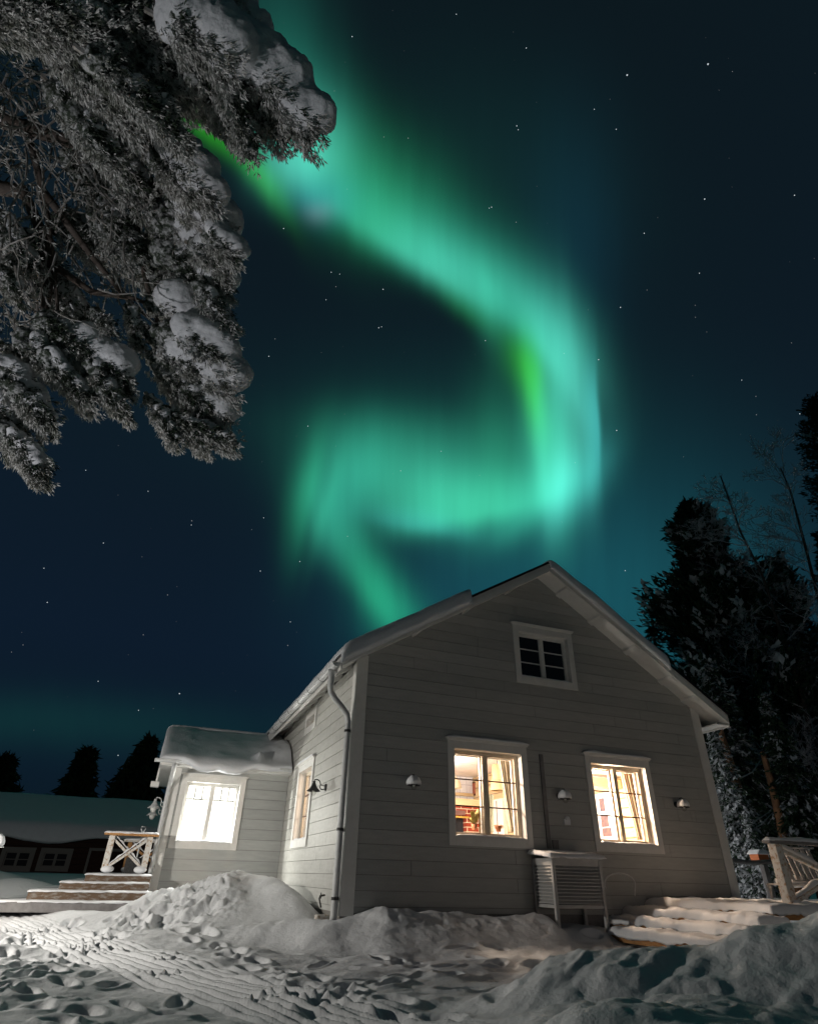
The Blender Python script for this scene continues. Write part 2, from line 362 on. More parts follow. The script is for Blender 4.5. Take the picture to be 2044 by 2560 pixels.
def grid_mesh(name, P, m, parent=None, closed=None):
    """P: (nu, nv, 3) array -> smooth sheet; closed: a second array of the same size gives the underside"""
    nu, nv, _ = P.shape
    idx = np.arange(nu * nv).reshape(nu, nv)
    q = np.stack([idx[:-1, :-1], idx[1:, :-1], idx[1:, 1:], idx[:-1, 1:]], -1).reshape(-1, 4)
    V = P.reshape(-1, 3)
    if closed is not None:
        n0 = len(V); V = np.vstack([V, closed.reshape(-1, 3)]); q = np.vstack([q, q[:, ::-1] + n0])
        rim = [idx[:, 0], idx[-1, :], idx[::-1, -1], idx[0, ::-1]]
        for r in rim:
            q = np.vstack([q, np.stack([r[:-1], r[:-1] + n0, r[1:] + n0, r[1:]], -1)])
    me = bpy.data.meshes.new(name)
    me.vertices.add(len(V)); me.vertices.foreach_set('co', V.astype(np.float32).ravel())
    me.loops.add(q.size); me.loops.foreach_set('vertex_index', q.astype(np.int32).ravel())
    me.polygons.add(len(q)); me.polygons.foreach_set('loop_start', np.arange(0, q.size, 4, dtype=np.int32)); me.polygons.foreach_set('loop_total', np.full(len(q), 4, np.int32))
    me.update(calc_edges=True); me.validate(); me.polygons.foreach_set('use_smooth', [True] * len(me.polygons)); me.materials.append(m)
    o = bpy.data.objects.new(name, me); COL.objects.link(o)
    if parent is not None: o.parent = parent
    return o
# value noise in numpy
def vnoise(x, y, seed=0):
    r = np.random.RandomState(seed).rand(256, 256)
    xi = np.floor(x).astype(int); yi = np.floor(y).astype(int); fx = x - xi; fy = y - yi
    fx = fx*fx*fx*(fx*(fx*6-15)+10); fy = fy*fy*fy*(fy*(fy*6-15)+10)
    g = lambda i, j: r[(xi + i) % 256, (yi + j) % 256]
    return (g(0,0)*(1-fx)+g(1,0)*fx)*(1-fy) + (g(0,1)*(1-fx)+g(1,1)*fx)*fy - .5
def fbm(x, y, oct=4, seed=0, gain=.5):
    a = 1; t = 0
    for o in range(oct): t = t + a * vnoise(x * 2**o + 17.3*o, y * 2**o + 5.1*o, seed + o); a *= gain
    return t
def sst(a, b, x):
    t = np.clip((x - a) / (b - a), 0, 1); return t*t*(3-2*t)

# the brighter stars: far small bodies beyond everything else
sm = MB()
for (x_, y_, s_) in STARS:
    p_ = far(x_ * 1.1877, y_ * 1.1877, 2400)
    sm.ball(p_, 2400 / FPX * (.48 + .33 * s_), 6, 4)
MT['star'] = emis('star_light', (.85, .95, 1.0), .75); MT['star'].cycles.emission_sampling = 'NONE'
so_ = sm.build('stars', MT['star']); tag(so_, kind='structure')

# ------------------------------------------------------------------ snow-covered ground
def ground_h(x, y):
    x = np.asarray(x, float); y = np.asarray(y, float)
    g = lambda cx, cy, sx, sy, a=0: np.exp(-.5 * ((((x-cx)*math.cos(a)+(y-cy)*math.sin(a))/sx)**2 + ((-(x-cx)*math.sin(a)+(y-cy)*math.cos(a))/sy)**2))
    h = .05 * fbm(x * .5, y * .5, 3, 3)
    h = h + .42 * sst(5.5, 16, y) * sst(1.5, -3, x) + .25 * sst(4, 14, x) * sst(-1, 4, y)
    # drift along the gable, with a hollow under the louvred box
    dr = .36 * sst(-1.45, -.10, y) * sst(-.12, .50, x) * (1 - .55 * sst(2.75, 3.05, x)) * sst(1.2, .0, y)
    dr = dr * (1 + .25 * fbm(x * 1.6, y * 2.2, 3, 9)) + sst(.08, .25, dr) * (.055 * (.22 - np.abs(fbm(x * 3.2, y * 4.0, 3, 19))))
    h = h + dr + .06 * g(1.3, -.25, .5, .2) + .05 * g(2.3, -.6, .4, .2) + .11 * g(3.3, -.40, .45, .32)
    h = h + .16 * sst(-.75, -.05, x) * sst(-.9, -.1, y) * sst(.4, -.3, y) * (1 - sst(-.1, .4, x))
    # mound shovelled up in front of the side annex
    mo = .50 * g(-.60, 2.75, .28, .85, .12) + .52 * g(-1.12, 2.9, .28, .9) + .33 * g(-1.62, 3.0, .33, .8) + .38 * g(-2.15, 3.2, .36, .7) + .30 * g(-.28, 1.25, .38, 1.05) + .22 * g(-1.25, 1.6, .7, .7) + .20 * g(-.05, 3.3, .22, .9)
    chunk = np.clip(sst(-.75, -1.5, x) * sst(.9, 1.7, y) * sst(4.4, 3.4, y) * sst(-3.0, -2.4, x), 0, 1)
    mo = mo * (1 + .10 * fbm(x * 2.2, y * 1.6, 3, 21))
    ridged = (.5 - np.abs(fbm(x * 2.4, y * 2.0, 4, 33)))
    h = h + mo + chunk * (.20 * (ridged - .32) + .13 * np.abs(fbm(x * 5, y * 5, 3, 44)))
    h = h + .05 * g(-.6, 1.0, .25, .2) * 0
    # a low broken edge where the mound meets the yard
    edge = np.exp(-.5 * ((y - (.45 - .55 * (x + .9))) / .16) ** 2) * sst(-1.6, -.9, x) * sst(1.0, .4, x)
    h = h + .07 * edge * (1 + .8 * fbm(x * 5, y * 5, 2, 7))
    # piles behind the side steps
    h = h + .50 * g(-6.6, 8.6, 1.6, 1.0) + .35 * g(-4.7, 6.6, .8, .7)
    # heap in the right foreground: far crest, a valley, a nearer crest
    ca, sa = math.cos(-.74), math.sin(-.74)
    cx0, cy0 = .45, -4.75
    u = (x - cx0) * ca + (y - cy0) * sa; v = -(x - cx0) * sa + (y - cy0) * ca      # u along the crest to the right, v away from the camera
    crest = np.interp(u, [-1.3, -.75, -.3, .1, .55, .9, 1.4, 2.0, 3.2], [0, .08, .29, .40, .42, .51, .66, .78, .92])
    crest2 = np.interp(u, [-1.5, -.7, -.3, .05, .4, .8, 1.5, 3], [0, .04, .14, .27, .27, .22, .15, .12])
    wob = .10 * fbm(u * 1.5, v * 1.2, 3, 61)
    hp = crest * np.exp(-np.where(v > 0, (v / .62)**2, (v / .60)**2)) 
    hp2 = crest2 * np.exp(-((v + 1.15 + .15 * np.sin(u * 3)) / .50)**2)
    body = .20 * sst(-1.2, .3, u) * np.exp(-((v + .9) / 1.1)**2)
    heap = np.maximum(np.maximum(hp, hp2), body)
    heap = heap + .35 * np.minimum(hp, hp2)
    heap = heap * (1 + wob * 1.6)
    rough = sst(.05, .3, heap)
    heap = heap + rough * (.14 * (.24 - np.abs(fbm(x * 1.4 + y * .5, y * 2.6 - x * .5, 3, 71))) + .025 * np.abs(fbm(x * 5, y * 5, 3, 73)) + .008 * fbm(x * 17, y * 17, 3, 74))
    h = h + heap
    # trodden yard: footprints, tracks
    yard = sst(.22, .04, np.abs(heap) + mo + dr) * sst(4.8, 2.5, y)
    h = h + yard * (.075 * fbm(x * 1.5, y * 2.1, 3, 81) + .010 * fbm(x * 3.6, y * 4.4, 2, 83) + .006 * fbm(x * 10, y * 10, 2, 85))
    h = h + .20 * sst(-.5, 3.8, y) * sst(-1.8, -3.0, x)
    tr = x + 1.13 + .325 * (y + 4.35) + .012 * (y + 4.35)**2 * 1.0                    # sledge and ski tracks run away to the left
    lane = np.exp(-(tr / .62)**4)
    h = h * 1 - 0
    gro = np.zeros_like(h)
    for o, wd, dp in ((-.50, .040, .030), (-.39, .030, .022), (-.27, .035, .036), (-.16, .028, .018), (-.06, .028, .030), (.04, .028, .024), (.13, .034, .034), (.25, .030, .022), (.34, .03, .030), (.47, .032, .024), (.58, .030, .02)):
        q = (tr - o + .025 * np.sin(y * .9 + o * 9)) / wd
        gro = gro + dp * (-np.exp(-q * q) + .45 * np.exp(-(np.abs(q) - 1.7)**2 * 1.3))
    gro = 1.35 * gro * (.65 + .7 * (fbm(x * 1.3, y * 1.3, 2, 91) + .5))
    h = np.where(True, h * (1 - .55 * lane * yard) + lane * yard * (gro - .015), h)
    return h
def footprints(X, Y, H):
    rnd = random.Random(5); out = H.copy()
    spots = []
    for _ in range(170):
        x = rnd.uniform(-5, 4.6); y = rnd.uniform(-4.9, 4.0)
        spots.append((x, y, rnd.uniform(.10, .20), rnd.uniform(.05, .09), rnd.uniform(0, 3.14), rnd.uniform(.020, .055)))
    for lane in (((-3.6, -3.9), (-2.6, 2.5)), ((-.6, -4.4), (-1.9, 1.6)), ((.4, -3.9), (3.2, -1.4)), ((-4.6, -2), (-3.2, 3)), ((-2.6, -4.3), (-3.9, 1)), ((-1.0, -3.2), (1.8, -1.9))):
        (xa, ya), (xb, yb) = lane; n = int(math.hypot(xb-xa, yb-ya) / .32); a = math.atan2(yb-ya, xb-xa)
        for i in range(n):
            t = i / n; s = .11 * (1 if i % 2 else -1)
            spots.append((xa+(xb-xa)*t - math.sin(a)*s + rnd.uniform(-.05, .05), ya+(yb-ya)*t + math.cos(a)*s + rnd.uniform(-.06, .06), .15, .080, a + rnd.uniform(-.25, .25), rnd.uniform(.05, .085)))
    for (x, y, lx, ly, a, dp) in spots:
        hh = float(ground_h(np.array([x]), np.array([y]))[0])
        if hh > .2: continue
        i0, i1 = np.searchsorted(XS, [x - .4, x + .4]); j0, j1 = np.searchsorted(YS, [y - .4, y + .4])
        if i1 - i0 < 3 or j1 - j0 < 3: continue
        xx, yy = X[i0:i1, j0:j1] - x, Y[i0:i1, j0:j1] - y
        u = (xx*math.cos(a) + yy*math.sin(a)) / lx; v = (-xx*math.sin(a) + yy*math.cos(a)) / ly
        r = np.sqrt(u*u + v*v + 1e-9) * (1 + .18 * vnoise(xx * 11 + x * 7, yy * 11 + y * 5, 13))
        out[i0:i1, j0:j1] += 1.1 * dp * (-(1 - sst(.35, 1.25, r)) + .20 * np.exp(-((r - 1.45) / .28)**2))
    return out
def spread(a, b, step, lo, hi, n):
    core = np.arange(a, b, step)
    L = a - np.geomspace(step, a - lo, n)[::-1]; R = core[-1] + np.geomspace(step, hi - core[-1], n)
    return np.concatenate([L, core, R])
def join_axis(lo, marks, hi, n):
    core = np.concatenate([np.arange(a, b, st) for a, b, st in marks]); s0 = marks[0][2]; s1 = marks[-1][2]
    return np.concatenate([core[0] - np.geomspace(s0, core[0] - lo, n)[::-1], core, core[-1] + np.geomspace(s1, hi - core[-1], n)])
XS = join_axis(-900, [(-5.4, -4.2, .03), (-4.2, 2.6, .0155), (2.6, 6.2, .03)], 900, 64); YS = join_axis(-60, [(-7.0, -4.9, .024), (-4.9, 1.6, .0165), (1.6, 5.2, .028)], 1500, 64)
GX, GY = np.meshgrid(XS, YS, indexing='ij')
GH = footprints(GX, GY, ground_h(GX, GY))
GH = GH + .6 * sst(20, 60, np.hypot(GX, GY)) * fbm(GX * .02, GY * .02, 3, 2)
go = grid_mesh('snow_ground', np.stack([GX, GY, GH], -1), MT['snowground']); tag(go, kind='structure')
def gz(x, y):
    return float(ground_h(np.array([float(x)]), np.array([float(y)]))[0])

# ------------------------------------------------------------------ walls
def plane_gable(s, z, o): return (s, -o, z)
def plane_side(s, z, o): return (-o, s, z)
def plane_annex(s, z, o): return (s, 4.671 - o, z)
def plane_west(s, z, o): return (-2.30 - o, s, z)
def plane_east(s, z, o): return (6.85 + o, s, z)
ROWS = [.61 - .1815 * 3 + .1815 * i for i in range(36)]
def clad(mb, P, s0, s1, rows, openings, o0, o1, gap=0.0, o1b=None):
    """horizontal strips between the rows, cut round the openings; s0, s1 may depend on z"""
    f0 = s0 if callable(s0) else (lambda z: s0); f1 = s1 if callable(s1) else (lambda z: s1)
    o1b = o1 if o1b is None else o1b
    jr = random.Random(len(rows) * 7 + int(rows[0] * 100))
    for zb, zt in zip(rows[:-1], rows[1:]):
        jts = [jr.uniform(.4, 8.4) for _ in range(3)] if gap and zt - zb > .1 and jr.random() < .75 else []
        cuts = sorted({zb + gap, zt} | {q for op in openings for q in op[2:] if zb + gap < q < zt})
        for a, b in zip(cuts[:-1], cuts[1:]):
            if b - a < 1e-4: continue
            zm = (a + b) / 2
            segs = [(None, None)]
            blocks = sorted([(op[0], op[1]) for op in openings if op[2] < zm < op[3]])
            blocks = sorted(blocks + [(q - .0022, q + .0022) for q in jts if f0(zm) + .2 < q < f1(zm) - .2 and all(q < p_[0] - .15 or q > p_[1] + .15 for p_ in blocks)])
            cur = None; parts = []
            L = 'L'
            prev = None
            for (p, q) in blocks: parts.append((prev, p)); prev = q
            parts.append((prev, None))
            ta = (a - zb) / (zt - zb); tb = (b - zb) / (zt - zb)
            oa = o1 + (o1b - o1) * ta; ob = o1 + (o1b - o1) * tb
            for p, q in parts:
                la, lb = (f0(a), f0(b)) if p is None else (p, p)
                ra, rb = (f1(a), f1(b)) if q is None else (q, q)
                if ra - la < .004: continue
                if rb - lb < 0.001: lb = rb = (lb + rb) / 2
                mb.hexa([P(la, a, o0), P(ra, a, o0), P(ra, a, oa), P(la, a, oa), P(lb, b, o0), P(rb, b, o0), P(rb, b, ob), P(lb, b, ob)])
def rows_between(z0, z1):
    return [z0] + [r for r in ROWS if z0 + .02 < r < z1 - .02] + [z1]

# windows: (s0, s1, z0, z1) of the visible openings
W1 = (1.650, 2.846, 1.305, 2.520); W2 = (4.198, 5.330, 1.312, 2.500); WA = (2.985, 4.03, 3.83, 4.66)
W3 = (2.40, 3.47, 1.30, 2.46); W4 = (2.63, 3.33, 3.27, 3.43); WX = (-2.045, -1.000, 1.265, 2.307)
APX, APZ = 3.53, 5.84; SL, SR = .600, .675
def under(x): return APZ - (SL * (APX - x) if x < APX else SR * (x - APX))
GR_ = lambda q: (q[0] - .012, q[1] + .012, q[2] - .012, q[3] + .012)
house = thing('wooden_house', 'pale grey weatherboarded wooden house with snowy gable roof and two warmly lit ground floor windows', 'house')
ext = thing('house_annex', 'low pale side annex with a glaring white window and snow drooping from its roof', 'annex')
lf = lambda z: max(0.0, APX - (APZ - z) / SL) if z > under(0) else 0.0
rf = lambda z: min(6.85, APX + (APZ - z) / SR) if z > under(6.85) else 6.85
ztop = APZ - .01
core = MB()
clad(core, plane_gable, lf, rf, [.30, 1.2, under(6.85), under(0), 4.6, 5.3, ztop], [GR_(W1), GR_(W2), GR_(WA)], -.14, 0.004)
core.build('gable_core', MT['groove'], house)
gb = MB(); clad(gb, plane_gable, lambda z: max(lf(z), .17), lambda z: min(rf(z), 6.68), rows_between(.36, ztop), [GR_(W1), GR_(W2), GR_(WA)], 0.0, .024, .006, .020)
gb.build('gable_wall', MT['wall'], house)
sc_ = MB(); clad(sc_, plane_side, .0, 9.0, [.30, 2.0, 3.66], [GR_(W3), GR_(W4)], -.14, 0.003)
sc_.build('side_core', MT['groove'], house)
sb = MB(); clad(sb, plane_side, .015, 9.0, rows_between(.36, 3.66), [GR_(W3), GR_(W4)], 0.0, .024, .006, .019)
sb.build('side_wall', MT['wall_frost'], house)
ew = MB(); clad(ew, plane_east, .0, 9.0, rows_between(.36, 3.56), [], -.14, .02, .006)
ew.build('east_wall', MT['wall'], house)
bk = MB(); clad(bk, lambda s, z, o: (s, 8.95 + o, z), lf, rf, [.3, under(6.85), under(0), 4.6, ztop], [], -.05, .05); bk.build('rear_wall', MT['wall'], house)
MB().box((.03, -.012, .10), (6.82, .05, .36)).box((.012, .03, .10), (.05, 4.66, .36)).build('foundation', MT['greywood'], house)
cb = MB().box((-.026, -.034, .33), (.165, -.002, 3.80)); cb.build('corner_board', MT['trim'], house, bevel=.003)
MB().box((6.69, -.034, .34), (6.876, -.002, 3.68)).build('corner_board', MT['trim'], house, bevel=.003)
MB().box((-.030, -.004, .33), (-.002, .13, 3.66)).build('corner_board', MT['trim'], house, bevel=.003)

def ring(mb, P, s0, s1, z0, z1, w, o0, o1, wt=None, wb=None):
    wt = w if wt is None else wt; wb = w if wb is None else wb
    def b(a0, a1, c0, c1):
        mb.box(P(a0, c0, o0), P(a1, c1, o1))
    b(s0 - w, s0, z0 - wb, z1 + wt); b(s1, s1 + w, z0 - wb, z1 + wt); b(s0, s1, z1, z1 + wt); b(s0, s1, z0 - wb, z0)
def inner_ring(mb, P, s0, s1, z0, z1, w, o0, o1):
    def b(a0, a1, c0, c1): mb.box(P(a0, c0, o0), P(a1, c1, o1))
    b(s0, s0 + w, z0, z1); b(s1 - w, s1, z0, z1); b(s0 + w, s1 - w, z1 - w, z1); b(s0 + w, s1 - w, z0, z0 + w)
def window(P, win, parent, sash='sash', depth=.085, muntins='rows', cas=.108, label=None, pane_z=None, header=True, snow=True, inner=True, munt='muntin', jamb='trim'):
    s0, s1, z0, z1 = win
    c = MB(); ring(c, P, s0, s1, z0, z1, cas, .022, .048, cas + .01, cas + .012)
    if header:
        c.box(P(s0 - cas - .018, z1 + cas + .01, .018), P(s1 + cas + .018, z1 + cas + .030, .066))
        c.box(P(s0 - cas - .034, z1 + cas + .030, .018), P(s1 + cas + .034, z1 + cas + .045, .084))
    o = c.build('window', MT['trim'], parent, bevel=.0025)
    if label: o['label'] = label
    j = MB(); ring(j, P, s0, s1, z0, z1, .014, -.20, .030); j.build('jamb', MT[jamb], o)
    f = MB(); inner_ring(f, P, s0, s1, z0, z1, .045, -depth - .04, -depth)
    m_ = (s0 + s1) / 2; f.box(P(m_ - .036, z0 + .045, -depth - .038), P(m_ + .036, z1 - .045, -depth + .006))
    for a, b in ((s0 + .045, m_ - .036), (m_ + .036, s1 - .045)):
        inner_ring(f, P, a, b, z0 + .045, z1 - .045, .014, -depth - .035, -depth - .008)
    f.build('sash', MT[sash], o, bevel=.003)
    if inner:
        g = MB(); m2 = m_ + .0
        inner_ring(g, P, s0 + .02, s1 - .02, z0 + .02, z1 - .02, .05, -depth - .13, -depth - .10)
        g.box(P(m2 - .05, z0 + .05, -depth - .13), P(m2 + .05, z1 - .05, -depth - .10)); g.build('inner_sash', MT['trim'], o)
    hh = z1 - z0 - .09
    for a, b in ((s0 + .05, m_ - .04), (m_ + .04, s1 - .05)):
        mu = MB()
        if muntins == 'rows':
            for k in (1, 2): MB().box(P(a, z0 + .045 + hh * k / 3 - .009, -depth - .030), P(b, z0 + .045 + hh * k / 3 + .009, -depth - .010)).build('muntin', MT[munt], o)
        elif muntins == 'leaded':
            zz = 2.01; mu.box(P(a, zz - .008, -depth - .03), P(b, zz + .008, -depth - .012))
            for k in (1, 2): mu.box(P(a + (b - a) * k / 3 - .008, zz, -depth - .03), P(a + (b - a) * k / 3 + .008, z1 - .05, -depth - .012))
            mu.build('muntin', MT[munt], o)
    pn = MB(); a = P(s0 + .03, z0 + .03, -depth - .024); b = P(s1 - .03, z1 - .03, -depth - .020); pn.box(a, b); pn.build('pane', MT['glass'], o)
    if snow:
        n = 44; rr = np.random.RandomState(int(abs(s0) * 100)); t = np.linspace(0, 1, n); hgt = .022 + .016 * np.interp(np.linspace(0, 8, n), np.arange(9), rr.rand(9)) - .012 * rr.rand(n) * .4
        prof = [(.040, 0), (.044, .45), (.030, .9), (.0, 1.0), (-.05, .95), (-depth + .004, .8)]
        A = np.zeros((n, len(prof), 3))
        for i in range(n):
            e = min(1, min(t[i], 1 - t[i]) * 14 + .15)
            for k, (oo, hk) in enumerate(prof): A[i, k] = P(s0 + (s1 - s0) * t[i], z0 + .002 + hgt[i] * hk * e, oo + .006 * math.sin(i * .9))
        grid_mesh('sill_snow', A, MT['snowfine'], o)
    if header and snow:
        n = 50; rr = np.random.RandomState(int(abs(s0) * 50) + 3); t = np.linspace(0, 1, n)
        hgt = (.034 + .03 * np.interp(np.linspace(0, 6, n), np.arange(7), rr.rand(7))) * (1 if snow is True else snow)
        zt = z1 + cas + .045; sa, sb_ = s0 - cas - .036, s1 + cas + .036
        prof = [(.020, 0.02), (.024, .9), (.055, 1.0), (.084, .75), (.092, .25), (.086, -.02)]
        A = np.zeros((n, len(prof), 3))
        for i in range(n):
            e = min(1, (min(t[i], 1 - t[i]) * 10 + .05)) ** .5
            for k, (oo, hk) in enumerate(prof): A[i, k] = P(sa + (sb_ - sa) * t[i], zt + hgt[i] * hk * e, oo)
        grid_mesh('header_snow', A, MT['snowfine'], o)
    return o
window(plane_gable, W1, house, label='warmly lit ground floor window with two sashes, nearer the downpipe')
window(plane_gable, W2, house, label='brightly lit ground floor window with two sashes, nearer the right corner of the gable')
window(plane_gable, WA, house, sash='trim', munt='trim', depth=.05, label='dark attic window with white frame high in the gable', snow=.25, inner=False)
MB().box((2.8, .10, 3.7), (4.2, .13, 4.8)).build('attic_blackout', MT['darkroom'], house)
window(plane_side, W3, house, label='side window with deep white casing, seen almost edge on', depth=.09, snow=True)
window(plane_side, W4, house, label='small side window tucked under the eave', depth=.08, snow=False, header=False, muntins=None, inner=False)
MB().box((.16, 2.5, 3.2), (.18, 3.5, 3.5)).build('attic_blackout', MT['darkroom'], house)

# roof of the house
Y0, Y1 = -.42, 9.4
def slab(xa, xb, lo, hi, y0, y1):
    """part of a roof following the slope between two x, lo..hi above the underside"""
    m = MB(); xs = [xa, xb] if not (xa < APX < xb) else [xa, APX, xb]
    for p, q in zip(xs[:-1], xs[1:]):
        m.hexa([(p, y0, under(p)+lo), (q, y0, under(q)+lo), (q, y1, under(q)+lo), (p, y1, under(p)+lo), (p, y0, under(p)+hi), (q, y0, under(q)+hi), (q, y1, under(q)+hi), (p, y1, under(p)+hi)])
    return m
XE0, XE1 = -.36, 7.15
roof = slab(XE0 - .02, XE1 + .02, .125, .165, Y0 - .045, Y1).build('roof', MT['roofmetal'], house)
slab(XE0, XE1, .0, .124, Y0, Y1).build('soffit', MT['trim'], house)
slab(XE0, APX - .001, -.045, .118, Y0 - .03, Y0 - .002).build('barge_board', MT['trim'], house, bevel=.002)
slab(APX + .001, XE1, -.045, .118, Y0 - .03, Y0 - .002).build('barge_board', MT['trim'], house, bevel=.002)
slab(XE0, APX, .03, .05, Y0 - .036, Y0 - .03).build('barge_trim', MT['trim'], house)
slab(APX, XE1, .03, .05, Y0 - .036, Y0 - .03).build('barge_trim', MT['trim'], house)
for x in (.95, 1.9, 2.8, 3.95, 4.62, 5.35, 6.08, 6.55):
    slab(x - .045, x + .045, -.045, -.001, Y0 + .01, -.026).build('purlin_end', MT['trim'], house)
eb = MB().box((XE0 - .022, Y0, under(XE0) - .10), (XE0 - .001, 9.2, under(XE0) + .10)); eb.build('eave_board', MT['trim'], house)
MB().box((XE1 + .001, Y0, under(XE1) - .10), (XE1 + .022, 9.2, under(XE1) + .10)).build('eave_board', MT['trim'], house)
MB().box((6.88, Y0+.02, under(XE1) - .07), (XE1, 9.2, under(XE1) - .05)).build('eave_soffit', MT['trim'], house)
for i in range(9):
    y = .22 + i * .58
    MB().hexa([(XE0+.002, y, under(XE0)-.075), (-.026, y, under(-.02)-.075), (-.026, y+.06, under(-.02)-.075), (XE0+.002, y+.06, under(XE0)-.075),
               (XE0+.002, y, under(XE0)-.002), (-.026, y, under(-.02)-.002), (-.026, y+.06, under(-.02)-.002), (XE0+.002, y+.06, under(XE0)-.002)]).build('rafter_end', MT['trim'], house)
# snow lying on the roof
def roof_snow(xa, xb, y0, y1, thick, nu=90, nv=150, seed=1, bare=None, bulge=.05):
    u = np.linspace(0, 1, nu)[:, None]; vv = np.linspace(0, 1, nv)[None, :]**1.7
    X = xa + (xb - xa) * u + 0 * vv; Y = y0 + (y1 - y0) * vv + 0 * u
    n = .5 + fbm(X * 1.3, Y * 1.3, 3, seed)
    T = thick * (.75 + .5 * n) * (1 - np.exp(-(np.minimum(u, 1 - u) * abs(xb - xa) + .004) / .06)) * (1 - .45 * np.exp(-(vv * (y1 - y0) + .0) / .03))
    rec = np.zeros_like(X)
    if bare is not None: rec = bare(X)
    Yt = Y + rec * np.exp(-(Y - y0) / .6) - bulge * np.exp(-((Y - y0) / .10 - .4)**2) * (rec < .05)
    Z = np.vectorize(under)(X) + .168
    ft = np.exp(-(vv * (y1 - y0)) / .035) * (rec < .05)
    T = T - .17 * ft
    top = np.stack([X, Yt, Z + T], -1); bot = np.stack([X, Y * 0 + np.maximum(Yt, y0 + .0) - .03 * ft, Z - .18 * ft], -1)
    return grid_mesh('roof_snow', top, MT['snow'], roof, closed=bot)
roof_snow(XE0 - .05, APX - .02, Y0 - .06, 9.3, .15, seed=4, bare=lambda X: 1.9 * sst(1.82, 2.0, X))
roof_snow(APX - .01, XE1 - .02, Y0 - .06, 9.3, .16, seed=8, bare=lambda X: .30 * sst(APX + .75, APX + .25, X) * 0 + 1.5 * sst(5.95, 6.1, X))
# gutter and downpipe on the side eave
GXc, GZc, GR = -.455, 3.495, .062
g = MB(); ys = [Y0 - .02, 5.05]
prof = [(math.pi + math.pi * k / 12) for k in range(13)]
V = []; F = []
for rr_ in (GR, GR - .006):
    for y in ys:
        for t in prof: V.append((GXc + rr_ * math.cos(t), y, GZc + rr_ * math.sin(t)))
n = 13
for k in range(12): F += [(k, k+1, n+k+1, n+k), (2*n+k+1, 2*n+k, 3*n+k, 3*n+k+1)]
F += [(0, n, 3*n, 2*n), (n-1, 3*n-1, 4*n-1, 2*n-1)]
g.add(V, F)
g.add([(GXc, Y0 - .02, GZc)] + [(GXc + GR * math.cos(t), Y0 - .02, GZc + GR * math.sin(t)) for t in prof], [tuple([0] + list(range(1, 14)))])
g.tube([(GXc - GR, Y0 - .02, GZc), (GXc - GR, 5.05, GZc)], .008, 6)
gut = g.build('gutter', MT['metal'], house, smooth=False)
for y in (.45, 1.25, 2.05, 2.95, 3.8, 4.6):
    MB().tube([(GXc + (GR + .004) * math.cos(t), y, GZc + (GR + .004) * math.sin(t)) for t in prof], .004, 5).build('gutter_bracket', MT['black'], gut)
dp = MB().tube([(GXc, -.18, GZc - .05), (GXc, -.18, GZc - .10), (GXc, -.17, GZc - .28), (GXc + .02, -.14, GZc - .36), (GXc + .10, -.09, GZc - .44), (-.20, -.03, GZc - .56), (-.115, .0, GZc - .64), (-.090, .01, GZc - .74), (-.088, .01, GZc - .9), (-.088, .01, .36), (-.090, .0, .30), (-.12, -.03, .25), (-.19, -.09, .23)],
          [.062, .052, .045, .045, .045, .045, .045, .045, .045, .045, .045, .045, .050], 16)
dpo = dp.build('downpipe', MT['pipe'], house, smooth=True)
for z in (2.62, 1.32, .52): MB().box((-.088, .035, z - .02), (-.002, .060, z + .02)).tube([(-.088, .01, z - .018), (-.088, .01, z + .018)], .050, 14).build('pipe_clamp', MT['black'], dpo)
# conduit, vent and a cable on the gable
MB().box((3.196, -.052, 1.20), (3.262, -.022, 2.555)).build('cable_duct', MT['greywood'], house, bevel=.003)
MB().box((3.55, -.05, 1.54), (3.66, -.022, 1.62)).ball((3.605, -.05, 1.63), .04, 8, 6, (1.2, .7, .8)).build('wall_socket', MT['snowfine'], house)
MB().box((3.30, -.05, 1.20), (3.40, -.022, 1.32)).build('pipe_cover', MT['greywood'], house)

# ------------------------------------------------------------------ annex
xw = -2.30; EZ = 2.56; RY, RZ = 6.2, 3.50
c_ = MB(); clad(c_, plane_annex, xw, .0, [.30, 2.56], [GR_(WX)], -.14, .003); c_.build('annex_core', MT['groove'], ext)
a_ = MB(); clad(a_, plane_annex, xw + .0, -.026, rows_between(.36, 2.54), [GR_(WX)], 0, .024, .006, .019); a_.build('annex_wall', MT['wall'], ext)
b_ = MB(); wz = lambda s: 2.56 + (RZ - 2.62) * (1 - abs(s - RY) / (RY - 4.671))
b0 = lambda z: 4.671 if z < 2.56 else 4.671 + (z - 2.56) / (RZ - 2.62) * (RY - 4.671)
b1 = lambda z: 7.73 if z < 2.56 else 7.73 - (z - 2.56) / (RZ - 2.62) * (RY - 4.671)
clad(b_, plane_west, b0, b1, rows_between(.36, 3.42), [], -.1, .022, .006); b_.build('west_wall', MT['wall'], ext)
MB().box((xw + .08, 4.70, .12), (-.02, 4.74, .36)).box((xw - .024, 4.655, .12), (xw + .06, 4.72, .36)).build('foundation', MT['greywood'], ext)
MB().box((xw - .026, 4.671 - .034, .33), (xw + .11, 4.671 - .022, 2.55)).build('corner_board', MT['trim'], ext)
wxo = window(plane_annex, WX, ext, sash='trim', muntins='leaded', munt='lead', depth=.07, label='glaring white lit window with leaded upper panes', inner=False, snow=.15)
# the lit room behind the annex window
MT['white_room'] = mat('white_room_wall', (.14, .137, .130), .7)
MB().box((-2.20, 6.4, .45), (-.16, 6.45, 2.5)).box((-2.24, 4.83, .45), (-2.20, 6.45, 2.5)).box((-.19, 4.83, .45), (-.16, 6.4, 2.5)).box((-2.24, 4.83, 2.46), (-.16, 6.45, 2.5)).box((-2.24, 4.83, .42), (-.16, 6.45, .45)).build('room_lining', MT['white_room'], ext)
